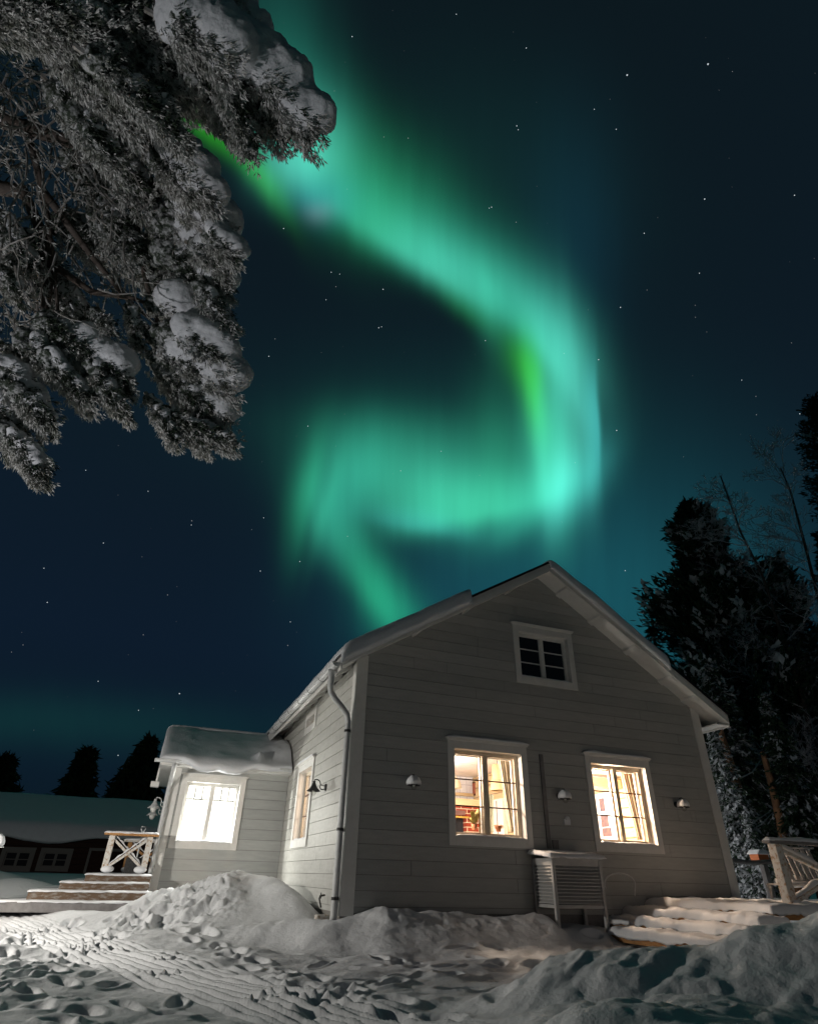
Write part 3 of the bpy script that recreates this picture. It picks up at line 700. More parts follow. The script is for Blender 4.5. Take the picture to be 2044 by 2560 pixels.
# annex roof
sl_ = (RZ - 2.62) / (RY - 4.30)
def aroof(lo, hi, x0, x1, y0, y1):
    z = lambda y: (2.62 + sl_ * (y - 4.30)) if y <= RY else (RZ - sl_ * (y - RY))
    m = MB(); ysl = [y0, y1] if not (y0 < RY < y1) else [y0, RY, y1]
    for p, q in zip(ysl[:-1], ysl[1:]):
        m.hexa([(x0, p, z(p)+lo), (x1, p, z(p)+lo), (x1, q, z(q)+lo), (x0, q, z(q)+lo), (x0, p, z(p)+hi), (x1, p, z(p)+hi), (x1, q, z(q)+hi), (x0, q, z(q)+hi)])
    return m
ar = aroof(.0, .03, -2.64, -.03, 4.30, 8.1).build('roof', MT['roofmetal'], ext)
aroof(-.08, -.001, -2.62, -.03, 4.32, 8.08).build('soffit', MT['trim'], ext)
MB().box((-2.62, 4.298, 2.535), (-.03, 4.318, 2.64)).build('eave_board', MT['trim'], ext)
MB().box((-2.30, 4.319, 2.535), (-.03, 4.65, 2.548)).box((-2.62, 4.319, 2.535), (-2.301, 8.0, 2.548)).build('eave_soffit', MT['trim'], ext)
g = MB(); V = []; F = []
for rr_ in (.058, .052):
    for x in (-2.74, -.06):
        for t in prof: V.append((x, 4.24 + rr_ * math.cos(t), 2.628 + rr_ * math.sin(t)))
for k in range(12): F += [(k, k+1, n+k+1, n+k), (2*n+k+1, 2*n+k, 3*n+k, 3*n+k+1)]
F += [(0, n, 3*n, 2*n), (n-1, 3*n-1, 4*n-1, 2*n-1)]
g.add(V, F)
for x in (-2.74, -.06): g.add([(x, 4.24, 2.628)] + [(x, 4.24 + .058 * math.cos(t), 2.628 + .058 * math.sin(t)) for t in prof], [tuple([0] + list(range(1, 14)))])
g.build('gutter', MT['metal'], ext)
MB().tube([(-2.36, 4.26, 2.59), (-2.36, 4.27, 2.50), (-2.36, 4.30, 2.42), (-2.362, 4.50, 2.28), (-2.365, 4.585, 2.20), (-2.365, 4.60, 2.08), (-2.365, 4.60, .42), (-2.37, 4.585, .36), (-2.40, 4.53, .32)],
          [.05, .045, .042, .042, .042, .042, .042, .042, .045], 16).build('downpipe', MT['pipe'], ext, smooth=True)
# eave return and bracket on the west side
MB().box((-2.64, 4.9, 2.30), (-2.60, 5.0, 2.56)).box((-2.72, 4.88, 2.20), (-2.56, 5.04, 2.30)).build('eave_bracket', MT['trim'], ext, bevel=.01)
nu, nv = 150, 70
u = np.linspace(0, 1, nu)[:, None]; v = np.linspace(0, 1, nv)[None, :]
X = -2.66 + (2.60) * u + 0 * v; yy = 4.20 + (RY - 4.20) * v**1.2 + 0 * u
Zb = 2.655 + sl_ * (yy - 4.30)
noi = fbm(X * 1.7, yy * 1.7, 3, 51)
dist = (yy - 4.20)
T = (.100 + .03 * noi) * (1 - .95 * np.exp(-(X + 2.66) / .05)) * (1 - .25 * np.exp(-(RY - yy) / .1))
lumpy = .6 * (.16 * sst(-.95, -.35, X) * sst(4.25, 4.9, yy) + .20 * sst(-.5, -.1, X) * sst(4.3, 4.6, yy)) * (1 - .8 * sst(4.9, 5.8, yy)) + .10 * np.exp(-((X + .72) / .10)**2 - ((yy - 4.42) / .14)**2)
T = T + lumpy * (1 + .2 * fbm(X * 5, yy * 5, 2, 5))
droop = (.02 + .115 * np.exp(-((X + 1.45) / .55)**4) + .02 * np.sin(X * 9) + .02 * fbm(X * 4, X * 0, 3, 11)) * np.exp(-dist / .05)
droop = droop * sst(-2.6, -2.2, X)
Yt = yy - .10 * np.exp(-(dist / .09)) * np.exp(-((X + 1.3) / .9)**4)
top = np.stack([X, Yt, Zb + T * (1 - .35 * np.exp(-dist / .03)) - droop * .9], -1)
bot = np.stack([X, Yt + .02 * np.exp(-dist/.05), Zb - .002 - droop * 1.15 - .02 * np.exp(-dist / .04)], -1)
grid_mesh('roof_snow', top, MT['snow'], ar, closed=bot)
X2 = X; y2 = RY + (8.1 - RY) * v + 0 * u; z2 = 2.655 + sl_ * (RY - 4.3) - sl_ * (y2 - RY)
grid_mesh('roof_snow', np.stack([X2, y2, z2 + .12 * (1 - .95 * np.exp(-(X + 2.66) / .05))], -1), MT['snow'], ar, closed=np.stack([X2, y2, z2 - .002], -1))

# ------------------------------------------------------------------ rooms behind the two lit windows
FZ, CZ = .45, 2.72
MB().box((.15, .15, FZ - .05), (6.69, 4.5, FZ)).build('room_floor', MT['pine_int'], house)
m = MB()
for i in range(23): m.box((.15, .20 + i * .19, CZ), (6.69, .20 + i * .19 + .184, CZ + .03))
m.build('room_ceiling', MT['whiteceil'], house)
MB().box((.15, .15, CZ + .035), (6.69, 4.55, CZ + .06)).build('ceiling_deck', MT['groove'], house)
MB().box((.15, 4.00, FZ), (4.03, 4.04, CZ)).build('tiled_wall', MT['tile'], house)
def logwall(mb, a, b, axis):
    """stacked logs between two corners; axis is the one they stand across"""
    z = FZ
    while z < CZ - .02:
        zt = min(z + .185, CZ); p = list(a); q = list(b); p[2] = z + .004; q[2] = zt - .004; mb.box(p, q); z += .185
    return mb
logwall(MB(), (3.99, .15, 0), (4.05, 4.0, 0), 0).build('log_partition', MT['pine_int'], house, bevel=.02)
MB().box((4.012, .15, FZ), (4.03, 4.0, CZ)).build('partition_core', MT['groove'], house)
logwall(MB(), (6.64, .15, 0), (6.70, 4.4, 0), 0).build('log_wall', MT['pine_int'], house, bevel=.02)
MB().box((4.05, 4.36, FZ), (6.70, 4.40, CZ)).build('room_wall', MT['whiteceil'], house)
MB().box((.142, .15, FZ), (.15, 2.30, CZ)).build('room_wall', MT['whiteceil'], house)
MB().box((4.10, .3, 2.50), (6.62, .55, 2.66)).build('ceiling_beam', MT['pine_int'], house, bevel=.01)
MB().box((4.10, 2.2, 2.48), (6.62, 2.42, 2.66)).build('ceiling_beam', MT['pine_int'], house, bevel=.01)
c6 = lambda x, y, ax, v: at(1100 + x / 7.483, 1840 + y / 7.483, ax, v)
c7 = lambda x, y, ax, v: at(1440 + x / 7.17, 1860 + y / 7.17, ax, v)
# fireplace of red brick seen in the lower left panes
fx0 = c6(150, 1400, 1, 3.62)[0]; fx1 = c6(715, 1400, 1, 3.62)[0]; fzt = c6(400, 1312, 1, 3.62)[2]
ox0 = c6(235, 1550, 1, 3.62)[0]; ox1 = c6(478, 1550, 1, 3.62)[0]; ozt = c6(300, 1522, 1, 3.62)[2]
fp = thing('fireplace', 'red brick fireplace with pale mantel seen through the lower left panes of the warm window', 'fireplace', loc=((fx0+fx1)/2, 3.8, FZ))
m = MB().box((fx0 - .5, 3.62, FZ), (ox0, 3.98, fzt)).box((ox1, 3.62, FZ), (fx1, 3.98, fzt)).box((ox0, 3.62, ozt), (ox1, 3.98, fzt)); m.build('brick_body', MT['brick'], fp)
MB().box((ox0, 3.75, FZ), (ox1, 3.97, ozt)).build('firebox', MT['darkroom'], fp)
MB().box((fx0 - .6, 3.57, fzt + .002), (fx1 + .05, 3.98, fzt + .14)).build('mantel', mat('cream_mantel', (.70, .58, .36), .6), fp)
MB().box((ox0, 3.60, ozt - .004), (ox1 + .05, 3.618, ozt + .025)).build('brass_rail', mat('brass_strip', (.75, .55, .12), .35, metallic=.6), fp)
hz = c6(300, 1390, 1, 3.6)[2]; MB().box((ox0 - .1, 3.56, ozt + .045), (ox1 - .04, 3.615, hz)).build('smoke_hood', mat('dull_copper_hood', (.18, .10, .09), .5), fp)
rebase(fp, ((fx0+fx1)/2, 3.8, FZ))
# small framed shelf on the tiles
a = c6(608, 1120, 1, 3.98); b = c6(700, 872, 1, 3.98)
sh = thing('wall_cabinet', 'small open red-brown cabinet on the white tiles inside the warm window', 'cabinet')
m = MB(); s_ = .03
m.box((a[0], 3.86, a[2]), (a[0] + s_, 3.985, b[2])).box((b[0] - s_, 3.86, a[2]), (b[0], 3.985, b[2])).box((a[0], 3.86, a[2]), (b[0], 3.985, a[2] + s_)).box((a[0], 3.86, b[2] - s_), (b[0], 3.985, b[2])); m.build('cabinet_frame', mat('red_brown_wood', (.30, .09, .05), .6), sh)
for k in (1, 2, 3): MB().box((a[0] + s_, 3.88, a[2] + (b[2] - a[2]) * k / 4 - .01), (b[0] - s_, 3.985, a[2] + (b[2] - a[2]) * k / 4 + .01)).build('shelf', MT['pine_int'], sh)
rebase(sh, ((a[0] + b[0]) / 2, 3.98, a[2]))
# wooden rail across the tiles
a = c6(150, 1075, 1, 3.97); MB().box((a[0] - .4, 3.93, a[2] - .03), (3.97, 3.995, a[2] + .03)).build('tile_rail', MT['pine_int'], house)
def pendant(px, py, y, prof, m, label, group='pendant lamps inside the house', n=20):
    c = at(px, py, 1, y); p = thing('pendant_lamp', label, 'pendant lamp', group)
    MB().lathe(prof, c, n).build('lamp_shade', m, p, smooth=True)
    top = max(h for _, h in prof)
    MB().tube([(c[0], c[1], c[2] + top), (c[0] - .01, c[1], (c[2] + top + CZ) / 2), (c[0], c[1], CZ)], .006, 5).build('cord', MT['black'], p)
    MB().ball((c[0], c[1], c[2] + .02), .03, 8, 6).build('bulb', MT['bulb'], p); rebase(p, (c[0], c[1], CZ)); return c
MT['bulb'] = emis('warm_bulb', (1, .78, .5), 6)
brs = mat('brown_lamp_metal', (.30, .13, .07), .4, metallic=.3); lin = mat('linen_shade', (.50, .38, .22), .8); grn = mat('dull_green_metal', (.42, .38, .28), .5)
c = c6(556, 512, 1, 3.0)
pc = thing('ceiling_spot', 'small brown cone lamp pointing down under the white ceiling, seen in the upper left pane', 'lamp')
MB().lathe([(.0, -.085), (.012, -.08), (.062, .045), (.058, .055), (.0, .055)], c, 16).build('lamp_shade', brs, pc, smooth=True)
k0 = c6(330, 385, 1, 2.4); k1 = c6(420, 405, 1, 2.6)
MB().tube([k0, k1, (c[0] - .06, c[1], c[2] + .0), (c[0] - .02, c[1], c[2] - .07), (c[0], c[1], c[2] - .085)], .005, 5).build('cord', MT['greywood'], pc); rebase(pc, c)
pendant(1100 + 262 / 7.483, 1840 + 960 / 7.483, 2.4, [(.14, -.02), (.135, .06), (.10, .14), (.04, .20), (.012, .22)], grn, 'bell shaped pendant lamp at the left edge of the warm window')
c = c6(1080, 800, 1, 1.5)
dl = thing('drum_lamp', 'tall brown two-tier drum lamp hanging beside the curtain in the warm window', 'pendant lamp', 'pendant lamps inside the house')
MB().lathe([(.105, -.02), (.105, .24), (.10, .24), (.10, -.02)], c, 24).build('lamp_shade', lin, dl, smooth=True)
MB().lathe([(.15, -.20), (.135, -.025), (.13, -.025), (.145, -.20)], c, 24).build('lower_shade', lin, dl, smooth=True)
MB().tube([(c[0], c[1], c[2] + .2), (c[0], c[1], CZ)], .006, 5).build('cord', MT['black'], dl); rebase(dl, (c[0], c[1], CZ))
# cupboard door, towel and curtains
a = c6(1030, 1700, 0, 3.97); b = c6(1215, 1165, 0, 3.97)
cp = thing('white_cupboard', 'tall white cupboard against the log wall behind the right sash of the warm window', 'cupboard')
MB().box((3.90, min(a[1], b[1]), FZ), (3.985, max(a[1], b[1]), b[2])).build('cupboard_body', mat('white_gloss', (.8, .79, .8), .35), cp)
MB().box((3.885, (a[1]+b[1])/2 - .004, FZ + .1), (3.899, (a[1]+b[1])/2 + .004, b[2] - .03)).build('door_gap', MT['greywood'], cp)
MB().ball((3.885, (a[1]+b[1])/2 + .05, 1.45), .015, 6, 5).build('knob', MT['black'], cp); rebase(cp, (3.94, (a[1]+b[1])/2, FZ))
def curtain(name, label, group, TL, TR, BL_, BR_, m, folds=6, amp=.022, y=.30):
    nu, nv = 60, 14; A = np.zeros((nu, nv, 3)); 
    for i in range(nu):
        for j in range(nv):
            s = i / (nu - 1); t = j / (nv - 1)
            top = np.array(TL) * (1 - s) + np.array(TR) * s; bot = np.array(BL_) * (1 - s) + np.array(BR_) * s
            p = top * (1 - t) + bot * t; A[i, j] = p; A[i, j, 1] += amp * math.sin(s * folds * 2 * math.pi + .3 * math.sin(t * 5)) + .01 * math.sin(s * 23)
    o = grid_mesh(name, A, m); tag(o, label, 'curtain', group); so = o.modifiers.new('thickness', 'SOLIDIFY'); so.thickness = .003; return o
cy = .47
curtain('curtain', 'cream curtain gathered at the right side of the warm window by the downpipe side', 'curtains drawn aside inside the windows', c6(1075, 430, 1, cy), c6(1345, 440, 1, cy), c6(1310, 1800, 1, cy), c6(1420, 1800, 1, cy), MT['curtain'])
curtain('curtain', 'brownish curtain gathered at the right side of the bright window with the log wall behind', 'curtains drawn aside inside the windows', c7(785, 480, 1, cy), c7(1050, 500, 1, cy), c7(1105, 1720, 1, cy), c7(1240, 1720, 1, cy), MT['curtain2'])
a = c6(868, 1090, 1, 1.6); b = c6(992, 1100, 1, 1.6); d_ = c6(985, 1800, 1, 1.6); e_ = c6(880, 1800, 1, 1.6)
o = curtain('hanging_towel', 'pale green striped cloth hanging upright in the middle of the warm window', None, a, b, e_, d_, mat('green_grey_cloth', (.40, .42, .33), .9), 3); o['category'] = 'cloth'
# houseplant on the inner sill
def plant(px, py, y, label, cols, hgt, n, seed, sp=.10):
    rnd = random.Random(seed); c = at(px, py, 1, y); t = thing('potted_plant', label, 'plant', 'houseplants on the inner window sills')
    MB().lathe([(.0, 0), (.035, 0), (.05, .08), (.045, .08), (.0, .07)], (c[0], c[1], c[2]), 14).build('plant_pot', mat('clay_pot', (.40, .16, .08), .8), t, smooth=True)
    f = MB()
    for i in range(n):
        az = rnd.uniform(0, 6.28); L = hgt * rnd.uniform(.4, 1); o_ = sp * rnd.uniform(.2, 1)
        p0 = np.array([c[0] + math.cos(az) * o_ * .2, c[1] + math.sin(az) * o_ * .2, c[2] + .07]); p1 = np.array([c[0] + math.cos(az) * o_, c[1] + math.sin(az) * o_ * .5, c[2] + L])
        sd = np.array([-math.sin(az + 1), .2, .1]); sd = sd / np.linalg.norm(sd) * rnd.uniform(.012, .026)
        mid = (p0 + p1) / 2 + np.array([0, 0, .02]); q = p1 - (p1 - p0) * .35
        f.add([p0, q + sd, p1, q - sd], [(0, 1, 2, 3)]); f.tube([p0, mid, q], .003, 4)
    f.build('leaves', mat('pale_leaf', cols, .6), t); rebase(t, c)
plant(1100 + 640 / 7.483, 1840 + 1760 / 7.483, .24, 'pale yellow leafy houseplant in front of the brick fireplace', (.62, .52, .20), .30, 46, 3, .11)
plant(1100 + 1090 / 7.483, 1840 + 1790 / 7.483, .24, 'low orange houseplant on the sill below the white cupboard', (.70, .36, .12), .09, 30, 4, .12)
# white glazed door on the log wall behind the bright window
dx = 6.60
pts = [c7(345, 985, 0, dx), c7(640, 985, 0, dx)]
ya, yb = sorted([pts[0][1], pts[1][1]]); yb = min(yb, 4.3)
dr = thing('glazed_door', 'white inner door with three dark glass panes behind the bright window', 'door')
MB().box((dx, ya, FZ), (dx + .035, yb, 2.45)).build('door_leaf', mat('white_door_paint', (.8, .8, .82), .4), dr)
wd = yb - ya
for (q0, q1) in (((400, 980), (520, 1200)), ((430, 1275), (590, 1480)), ((460, 1510), (640, 1650))):
    a = c7(*q0, 0, dx - .004); b = c7(*q1, 0, dx - .004); MB().box((dx - .008, min(a[1], b[1]), min(a[2], b[2])), (dx - .001, max(a[1], b[1]), max(a[2], b[2]))).build('door_pane', mat('dark_door_glass', (.10, .08, .10), .15, (.22, .12, .10), 14), dr)
rebase(dr, (dx, (ya + yb) / 2, FZ))
def point(name, loc, watts, col, r=.08):
    l = bpy.data.lights.new(name, 'POINT'); l.energy = watts; l.color = col; l.shadow_soft_size = r
    o = bpy.data.objects.new(name, l); COL.objects.link(o); o.location = loc; return o
point('annex_lamp_light', (-2.13, 5.12, 1.85), 380, (1.0, .96, .88), .06)  # unseen lamps assumed in the annex to light wall, mound and snow outside
point('annex_lamp_light', (-.50, 5.15, 1.80), 620, (1.0, .96, .88), .06)
point('annex_lamp_light', (-1.55, 4.98, 2.41), 520, (1.0, .96, .88), .04)
point('room_lamp_light', (2.3, 2.4, 2.35), 50, (1.0, .95, .92), .12)
point('room_lamp_light', (.95, .32, 2.00), 270, (1.0, .80, .64), .07)  # lamps near the panes are added out of sight to light snow outside
point('room_lamp_light', (1.88, .8, 2.30), 200, (1.0, .74, .55), .07)
point('room_lamp_light', (4.62, .8, 2.30), 260, (1.0, .70, .50), .07)
point('room_lamp_light', (1.2, 2.0, 2.2), 24, (1.0, .84, .68), .08)  # added out of sight to brighten the side window's far jamb
point('room_lamp_light', (5.3, 2.3, 2.25), 220, (1.0, .97, .95), .12)
point('room_lamp_light', (4.12, .36, 2.05), 400, (1.0, .72, .52), .05)

# ------------------------------------------------------------------ wall lanterns
def lantern(loc, rz, label, group, snow, lit=0, metal='black', scale=1.0, globe='globe'):
    t = thing('wall_lantern', label, 'wall lantern', group, loc=loc); t.rotation_euler = (0, 0, rz); t.scale = (scale * (.86 if snow and not lit else 1),) * 3
    m = MT[metal]
    # local frame: wall is the x-z plane at y = 0, outside is -y
    o = MB().lathe([(0, -.02), (.052, -.02), (.055, 0), (.045, .022), (.018, .03), (0, .03)], (0, 0, 0), 18); 
    o.v = [(x, -z - .0, y) for x, y, z in o.v]; o.build('back_plate', m, t, smooth=True)
    MB().tube([(0, -.03, -.03), (0, -.08, -.035), (0, -.10, -.005), (0, -.095, .04), (0, -.11, .085), (0, -.145, .105), (0, -.19, .105), (0, -.20, .09)], .009, 8).tube([(0, -.03, .02), (0, -.095, .03)], .006, 6).build('arm', m, t, smooth=True)
    MB().lathe([(0, .085), (.022, .082), (.026, .065), (.018, .055), (.030, .045), (.036, .02), (.060, -.02), (.108, -.062), (.112, -.070), (.10, -.066), (.05, -.02), (0, .0)], (0, -.20, .0), 24).build('lamp_shade', m, t, smooth=True)
    MB().ball((0, -.20, -.075), .055, 14, 10, (1, 1, 1.1)).build('globe', MT[globe], t, smooth=True)
    MB().ball((0, -.20, -.065), .022, 8, 6).build('bulb', MT['bulb_' + ('on' if lit else 'off')], t, smooth=True)
    if snow:
        b = MB(); rnd = random.Random(int(loc[0] * 10 + 50))
        prof = [(.0, .075), (.05, .072), (.095, .040), (.122, -.01), (.126, -.05), (.112, -.069), (.0, .0)]
        b.lathe([(r_ * snow, z_ * snow + .012) for r_, z_ in prof], (0, -.20, .0), 26)
        b.v = [(x * (1 + .10 * math.sin(3 * math.atan2(y + .2, x) + 1)), -.2 + (y + .2) * (1 + .1 * math.cos(2 * math.atan2(y + .2, x))), z + .006 * math.sin(9 * x * 10)) for x, y, z in b.v]
        b.build('snow_cap', MT['snowfine'], t, smooth=True)
    return t
MT['bulb_on'] = emis('lit_bulb', (1, .9, .75), 9); MT['bulb_off'] = mat('frosted_bulb', (.6, .6, .58), .4)
MT['milk'] = mat('frosted_milk_glass', (.75, .74, .72), .35)
lg = 'bell shaped lanterns on the dark gable wall'
lantern((0 - .024, 1.30, 1.985), math.radians(-90), 'black bell shaped wall lantern with clear globe beside the side window', None, 0)
lantern((.915, -.024, 1.975), 0, 'snow-capped lantern between the downpipe corner and the warm window', lg, 1.0)
lantern((3.505, -.024, 1.945), 0, 'snow-capped lantern between the two lit windows', lg, 1.0)
lantern((5.89, -.024, 1.955), 0, 'snow-capped lantern right of the bright window near the far corner board', lg, .95)
lantern((-2.33, 5.35, 1.93), math.radians(-90), 'upper of two globe lanterns beyond the annex downpipe', 'lanterns on the far side of the annex', .0, 0, 'metal', 1.15, 'milk')
lantern((-2.33, 6.9, 1.90), math.radians(-90), 'farther globe lantern half hidden behind the annex downpipe', 'lanterns on the far side of the annex', .0, 0, 'metal', 1.15, 'milk')
# lit lantern at the left edge of the yard, on an assumed post out of view
pt = thing('assumed_lantern_post', 'assumed post out of view past the left edge that carries a white shaded globe lantern', 'lamp post')
MB().box((-5.06, 2.94, gz(-5, 3) - .2), (-4.94, 3.06, 1.55)).build('post', MT['greywood'], pt, bevel=.008)
MB().box((-5.09, 2.91, 1.552), (-4.91, 3.09, 1.60)).build('post_snow', MT['snowfine'], pt, bevel=.02); rebase(pt, (-5, 3, gz(-5, 3)))
lantern((-4.94, 3.0, 1.11), math.radians(90), 'white shaded globe lantern at the left edge of the picture above the snowbank', None, .9, 1, 'metal', 1.2, 'globe')
point('lantern_light', (-4.70, 3.0, .985), 16, (1.0, .90, .78), .07)
# assumed lantern on the unseen east wall, added to light the trees
lantern((6.875, 5.2, 2.0), math.radians(90), 'lit lantern assumed on the hidden east wall, added to light the snowy spruces', None, 0, 1)
point('lantern_light', (7.12, 5.2, 1.90), 420, (1.0, .95, .92), .06)  # light of the assumed east lantern
# assumed yard lamps, added for their light just outside the picture: one far left, one low on the right
def assumed_yard_lamp(x, y, h, watts, col, label, gr=.06):
    b = gz(x, y); t = thing('assumed_yard_lamp', label, 'assumed yard lamp', None)
    MB().tube([(x, y, b - .3), (x, y, b + h)], [.045, .03], 12).build('pole', MT['black'], t, smooth=True)
    MB().lathe([(0, .20), (.05, .19), (.14, .12), (.15, .10), (.13, .105), (0, .15)], (x, y, b + h), 24).build('hood', MT['black'], t, smooth=True)
    MB().ball((x, y, b + h + .05), gr, 14, 10).build('globe', MT['globe'], t, smooth=True)
    rebase(t, (x, y, b)); point('assumed_yard_lamp_light', (x, y, b + h + .05), watts, col, gr * .95)
assumed_yard_lamp(-6.4, .2, 1.50, 900, (1.0, .95, .88), 'tall assumed yard lamp added outside the left of the picture to light steps, annex and side wall')  # assumed source, added to brighten annex, side wall and yard
assumed_yard_lamp(4.6, -6.6, .85, 40, (1.0, .88, .78), 'low warm assumed yard lamp added outside the right of the picture beside the shovelled heap', .26)  # unseen fill lamp, added to lift the gable and steps
# spotlight added out of view to brighten the laden bough from lower left
SX_, SY_ = -5.2, -6.7; sz_ = gz(SX_, SY_)
gs = thing('added_spotlight', 'small spotlight added out of view at the left, aimed up at the laden bough', 'spotlight')
MB().tube([(SX_, SY_, sz_ - .1), (SX_, SY_, sz_ + .30)], .015, 8).build('stake', MT['black'], gs, smooth=True)
aim = (Vector((-3.2, -6.6, 3.6)) - Vector((SX_, SY_, sz_ + .36))).normalized(); p0 = Vector((SX_, SY_, sz_ + .34))
MB().tube([p0 - aim * .08, p0 - aim * .06, p0 + aim * .06], [.02, .06, .075], 14).build('housing', MT['black'], gs, smooth=True)
MB().tube([p0 + aim * .061, p0 + aim * .065], .066, 14).build('lens', MT['bulb_on'], gs); rebase(gs, (SX_, SY_, sz_))
l = bpy.data.lights.new('spotlight_light', 'SPOT'); l.energy = 170; l.color = (.97, .97, 1.0); l.spot_size = math.radians(80); l.spot_blend = .5; l.shadow_soft_size = .06
o = bpy.data.objects.new('spotlight_light', l); COL.objects.link(o); o.location = p0 + aim * .09; o.rotation_euler = aim.to_track_quat('-Z', 'Y').to_euler()
# ------------------------------------------------------------------ louvred box over the heat pump
bx = thing('louvred_box', 'grey wooden louvred cover with a snowy lid standing on legs below the two lit windows', 'heat pump cover')
x0, x1, y0, y1, z0, z1 = 2.90, 3.75, -.58, -.035, .46, 1.06
for (x, y) in ((x0, y0), (x1 - .05, y0), (x0, y1 - .05), (x1 - .05, y1 - .05)):
    MB().box((x, y, .10), (x + .05, y + .05, z1)).build('leg', MT['acpaint'], bx, bevel=.004)
def louvres(mb, a, b, horizontal_axis, n=11, z0_=z0 + .05, z1_=z1 - .13):
    for i in range(n):
        z = z0_ + (z1_ - z0_) * i / (n - 1)
        if horizontal_axis == 'x': mb.hexa([(a, y0 + .004, z), (b, y0 + .004, z), (b, y0 + .040, z + .030), (a, y0 + .040, z + .030), (a, y0 + .006, z + .010), (b, y0 + .006, z + .010), (b, y0 + .042, z + .040), (a, y0 + .042, z + .040)])
        else: mb.hexa([(x0 + .004, a, z), (x0 + .004, b, z), (x0 + .040, b, z + .030), (x0 + .040, a, z + .030), (x0 + .006, a, z + .010), (x0 + .006, b, z + .010), (x0 + .042, b, z + .040), (x0 + .042, a, z + .040)])
m = MB(); louvres(m, x0 + .052, x1 - .052, 'x'); m.box((x0 + .051, y0 + .008, z1 - .09), (x1 - .051, y0 + .03, z1)).box((x0 + .051, y0 + .008, z0), (x1 - .051, y0 + .03, z0 + .04)); m.build('louvre_panel', MT['acpaint'], bx)
m = MB(); louvres(m, y0 + .052, y1 - .052, 'y'); m.box((x0 + .008, y0 + .051, z1 - .09), (x0 + .03, y1 - .051, z1)).box((x0 + .008, y0 + .051, z0), (x0 + .03, y1 - .051, z0 + .04)); m.build('louvre_panel', MT['acpaint'], bx)
MB().box((x0 + .06, y0 + .08, z0 + .03), (x1 - .05, y1 - .03, z1 - .06)).build('inner_unit', MT['darkroom'], bx)
MB().box((x1 - .03, y0 + .051, z0), (x1 - .008, y1 - .051, z1)).build('side_panel', MT['acpaint'], bx)
lid = MB().hexa([(x0 - .04, y0 - .04, z1 + .002), (x1 + .04, y0 - .04, z1 + .002), (x1 + .04, y1, z1 + .06), (x0 - .04, y1, z1 + .06), (x0 - .04, y0 - .04, z1 + .022), (x1 + .04, y0 - .04, z1 + .022), (x1 + .04, y1, z1 + .08), (x0 - .04, y1, z1 + .08)]).build('lid', MT['acpaint'], bx)
def snow_pad(x0, x1, y0, y1, zf, th, parent, seed=0, nu=50, nv=30, ov=.015, name='snow_layer', rough=.5, sag=.02):
    """settled snow on a flat or sloping surface, rounded and uneven at its edges"""
    u = np.linspace(0, 1, nu)[:, None] + 0 * np.zeros((1, nv)); v = np.linspace(0, 1, nv)[None, :] + 0 * u
    X = x0 - ov + (x1 - x0 + 2 * ov) * u; Y = y0 - ov + (y1 - y0 + 2 * ov) * v
    wob = fbm(X * 5 + seed, Y * 5, 3, seed); ed = np.minimum(np.minimum(X - X.min(), X.max() - X), np.minimum(Y - Y.min(), Y.max() - Y))
    T = th * (1 + rough * wob) * (1 - np.exp(-(ed + .002) / (.35 * th + .004)))
    drop = sag * np.exp(-ed / .012) * (1 + 1.2 * fbm(X * 9 + Y * 7, Y * 3 + seed, 2, seed + 5))
    X = X + .018 * np.exp(-ed / .02) * fbm(Y * 8, X * 2 + seed, 2, seed + 1); Y = Y + .03 * np.exp(-ed / .02) * fbm(X * 7 + seed, Y * 2, 2, seed + 2)
    Zb = zf(X, Y) if callable(zf) else zf + 0 * X
    return grid_mesh(name, np.stack([X, Y, Zb + T - drop * .4], -1), MT['snowfine'], parent, closed=np.stack([X, Y, Zb + .002 - drop], -1))
snow_pad(x0 - .04, x1 + .04, y0 - .04, y1, lambda X, Y: z1 + .022 + .058 * np.clip((Y - (y0 - .04)) / .585, 0, 1), .045, lid, 3)
rebase(bx, ((x0 + x1) / 2, (y0 + y1) / 2, gz(3.3, -.3)))
# pale hose loop standing out of the snow
hs = MB().tube([(3.93 + .27 * (1 - math.cos(t)) , -.36 + .04 * math.sin(2 * t), .70 + .185 * math.sin(t) + .03 * t / 3) for t in [math.pi * k / 18 for k in range(19)]] + [(4.44, -.36, .62)], .011, 8).build('hose', MT['metal'], None, smooth=True)
tag(hs, 'pale hose looping up out of the snow right of the louvred box', 'hose')
tag(MB().tube([(-.13, .55, .40), (-.15, .60, .50), (-.13, .64, .53), (-.06, .66, .54)], .012, 8).tube([(-.13, .60, .5), (-.13, .60, .57)], .008, 6).build('garden_tap', MT['black'], None, smooth=True), 'small outdoor tap low on the lit side wall behind the mound', 'tap')
bc = MB().box((-.24, .30, .18), (-.06, .44, .33)); bcx = bc.build('snowy_crate', MT['woodfrost'], None, bevel=.02); tag(bcx, 'frosted box half buried in snow by the side wall downpipe', 'box')

